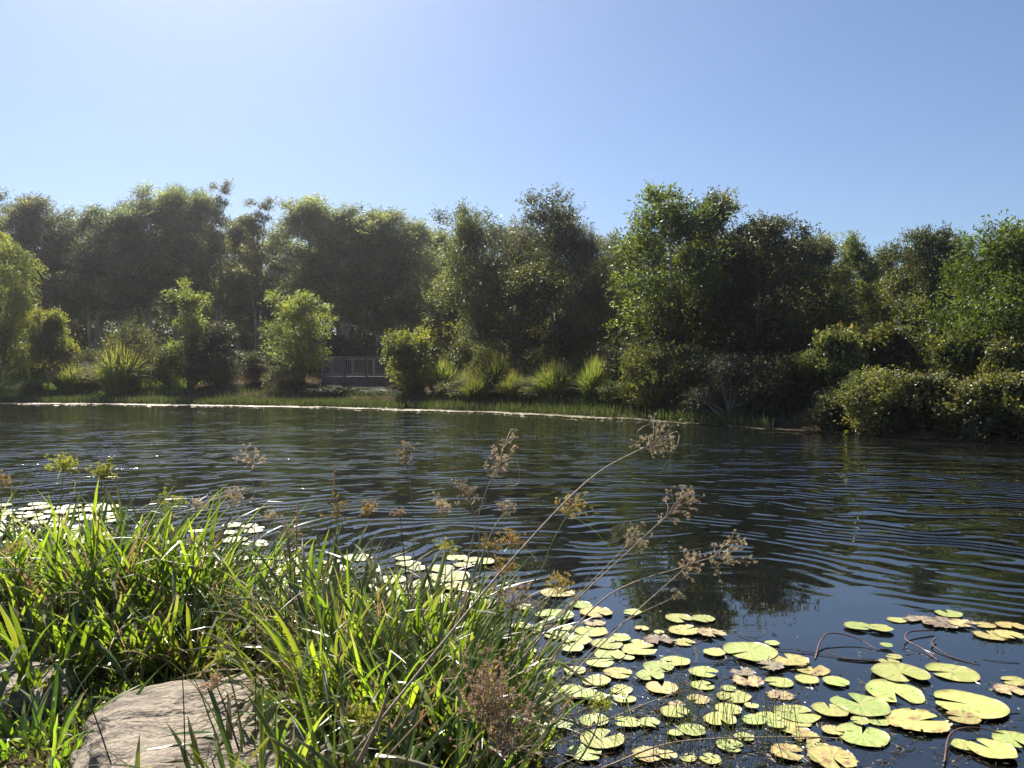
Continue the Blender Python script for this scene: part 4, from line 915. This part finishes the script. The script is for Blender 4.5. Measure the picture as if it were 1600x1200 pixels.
scatter(26, 380, 760, 868, 985, 35, 65, .85)
scatter(12, 820, 1010, 960, 1190, 35, 60, .78)
scatter(7, 1010, 1250, 1080, 1195, 22, 40, .85)

# ------------------------------------------------------------------ weed fragments, rushes, sunken stems, litter
nn = 12000; rng = np.random.default_rng(12)
px = rng.uniform(830, 1600, nn); py = rng.uniform(975, 1230, nn)
dens = np.clip((py - 990) / 160, .03, 1) * np.interp(px, [830, 1180, 1300, 1600], [1, .9, .28, .16]) * (.25 + (np.sin(px * .045) * np.sin(py * .09 + px * .02) > 0)); kk = rng.random(nn) < dens
px, py = px[kk], py[kk]; D = CAMZ * F / (py - H0); pos = np.stack([(px - 800) / F * D, D, rng.uniform(-.004, .008, len(D)) + .004], -1)
dr = rng.normal(size=pos.shape); dr[:, 2] *= .12
v, f = leafcloud(pos, dr, rng.uniform(.01, .05, len(D)), rng.uniform(.003, .010, len(D)), rng, flat=0)
tag(link('floating_debris', mesh('floating_debris', v, f, M['weed'])), 'brown rotting weed fragments floating between the lily pads', 'water weed', kind='stuff')
mb = MB(); rd = random.Random(5)
for k in range(170):   # long fine strands of water weed at the surface
    px_, py_ = rd.uniform(840, 1580), rd.uniform(1020, 1200)
    if px_ > 1280 and rd.random() < .7: continue
    c = onwater(px_, py_); a = rd.gauss(0, .6) + (0 if rd.random() < .6 else 1.5); L = rd.uniform(.08, .3); d = Vector((math.cos(a), math.sin(a), 0)); e = Vector((-d.y, d.x, 0))
    mb.tube(curve([c + Vector((0, 0, .003)), c + d * L * .5 + e * rd.gauss(0, .04) + Vector((0, 0, .005)), c + d * L + e * rd.gauss(0, .05) + Vector((0, 0, .002))], 7), [rd.uniform(.0008, .0022)] * 8, 4, cap=False)
tag(link('floating_strands', mb.build('floating_strands', M['weed'])), 'fine dead strands lying on the water between the pads', 'water weed', kind='stuff')
def surf(pts, rad, lab, mat='stem_dark'):
    q = [onwater(px, py) + Vector((0, 0, z)) for px, py, z in pts]; b0 = q[0].copy(); mb = MB()
    cv = curve(q, 24); mb.tube([p - b0 for p in cv], [rad * (1 - .4 * k / 24) for k in range(25)], 6)
    tag(link('dead_stem', mb.build('dead_stem', M[mat], True), loc=b0), lab, 'dead stem', 'dead stems lying in the water')
M['stem_red'] = noisemat('red_brown_stem', [(.3,(.08,.04,.03)),(.7,(.2,.11,.09))], 50, .4, .2)
surf([(1276,1033,0),(1284,1012,.03),(1300,1003,.05),(1340,1006,.03),(1378,1020,.0)],.006,'arched red-brown stem emerging left of centre in open water','stem_red')
surf([(1395,1038,0),(1350,1036,.008),(1310,1032,.006)],.008,'short thick dark stem lying flat below the arched one')
surf([(1462,991,.02),(1425,996,.03),(1418,1008,.03),(1445,1020,.015),(1470,1036,.005)],.006,'hooked red-brown stem right of the arched one','stem_red')
surf([(1465,1004,.02),(1460,1014,.02),(1490,1030,.005),(1535,1042,.0)],.006,'dark trailing stem right of the hooked one')
surf([(1155,994,.01),(1185,1003,.02),(1196,998,.04),(1170,992,.02)],.003,'thin bent twig on open water above the widest pad')
surf([(940,1205,.0),(1060,1180,.05),(1240,1162,.02),(1330,1158,.0)],.005,'long pale stem crossing the water at the bottom', 'stem_dead')
surf([(1214,1018,.01),(1260,1022,.01),(1330,1034,.0)],.003,'fine red stem running right from the dark bud','stem_red')
surf([(1480,1200,.01),(1490,1160,.03),(1530,1150,.03),(1600,1158,.0)],.005,'looped brown stem around the bottom right pad','stem_red')
surf([(905,1150,.01),(1010,1112,.03),(1068,1085,.01)],.004,'straight grey stem on the water under the leaning stalks','stem_dead')
for j, (px0, px1, py0, py1, k_, lab) in enumerate([
 (850,920,1120,1215,15,'rush tuft at the bank edge below the bare dark stems'),(920,990,1100,1210,16,'rush tuft around the yellow-green head in the water'),
 (990,1060,1120,1215,15,'rush tuft at the bottom under the round notched pads'),(1060,1110,1075,1200,26,'densest rush tuft with tallest shoots right of the weed'),
 (1110,1180,1110,1210,15,'rush tuft between the two green pad rows at the bottom'),(1180,1260,1130,1215,18,'sparse rush tuft furthest right')]):
    rd = random.Random(300 + j); c0 = onwater((px0 + px1) / 2, (py0 + py1) / 2); mb = MB()
    for k in range(k_):
        c = Vector((rd.gauss(0, .055), rd.gauss(0, .10), -.05)); L = rd.uniform(.15, .42); d = Vector((rd.gauss(0, .13), rd.gauss(0, .1), 1))
        mb.tube(curve([c, c + d * L * .5, c + d * L + Vector((rd.gauss(0, .02), 0, 0))], 5), [.0017, .0017, .0016, .0014, .001, .0003], 4, cap=False)
    tag(link('rush_tuft', mb.build('rush_tuft', M['stem_green'], True), loc=c0), lab, 'rushes', 'rush tufts in the shallows')
# ground litter and small plants on the near bank
rng = np.random.default_rng(21); nn = 30000
x = rng.uniform(-4.2, .5, nn); y = rng.uniform(1.2, 5.4, nn); kk = y < np.interp(x, NEAR[:,0], NEAR[:,1]) - .05; x, y = x[kk], y[kk]; z = hterrain(x, y) + rng.random(len(x)) * .03
dr = rng.normal(size=(len(x), 3)); dr[:, 2] *= .35
v, f = leafcloud(np.stack([x, y, z], -1), dr, rng.uniform(.015, .07, len(x)), rng.uniform(.005, .014, len(x)), rng)
tag(link('leaf_litter', mesh('leaf_litter', v, f, M['litter'])), 'dry leaf litter and broken blades on the near bank', 'leaf litter', kind='stuff')
nn = 7000; x = rng.uniform(-3.6, -1.3, nn); y = rng.uniform(2.0, 4.6, nn); z = hterrain(x, y)
dr = rng.normal(size=(nn, 3)) * .6; dr[:, 2] = abs(dr[:, 2]) + .3
v, f = leafcloud(np.stack([x, y, z + rng.random(nn) * .04], -1), dr, rng.uniform(.02, .07, nn), rng.uniform(.006, .016, nn), rng)
tag(link('ground_plants', mesh('ground_plants', v, f, M['sedge'])), 'low green seedlings creeping over the litter at bottom left', 'ground cover', kind='stuff')

# ------------------------------------------------------------------ thin added haze volume, standing in for lens flare over the left trees
import bmesh as _b
zm = float(Z.min()) - 1
hm_, n, out = newmat('flare_veil'); pv = N(n, 'ShaderNodeVolumePrincipled')
pv.inputs['Color'].default_value = (1, .95, 1, 1); pv.inputs['Density'].default_value = .0006; pv.inputs['Anisotropy'].default_value = .85
n.links.new(pv.outputs[0], out.inputs['Volume'])
mb = MB(); mb.box(-700, 700, -140, 800, zm, 22)
tag(link('veil', mb.build('veil', hm_)), kind='stuff')
cy.volume_bounces = 0
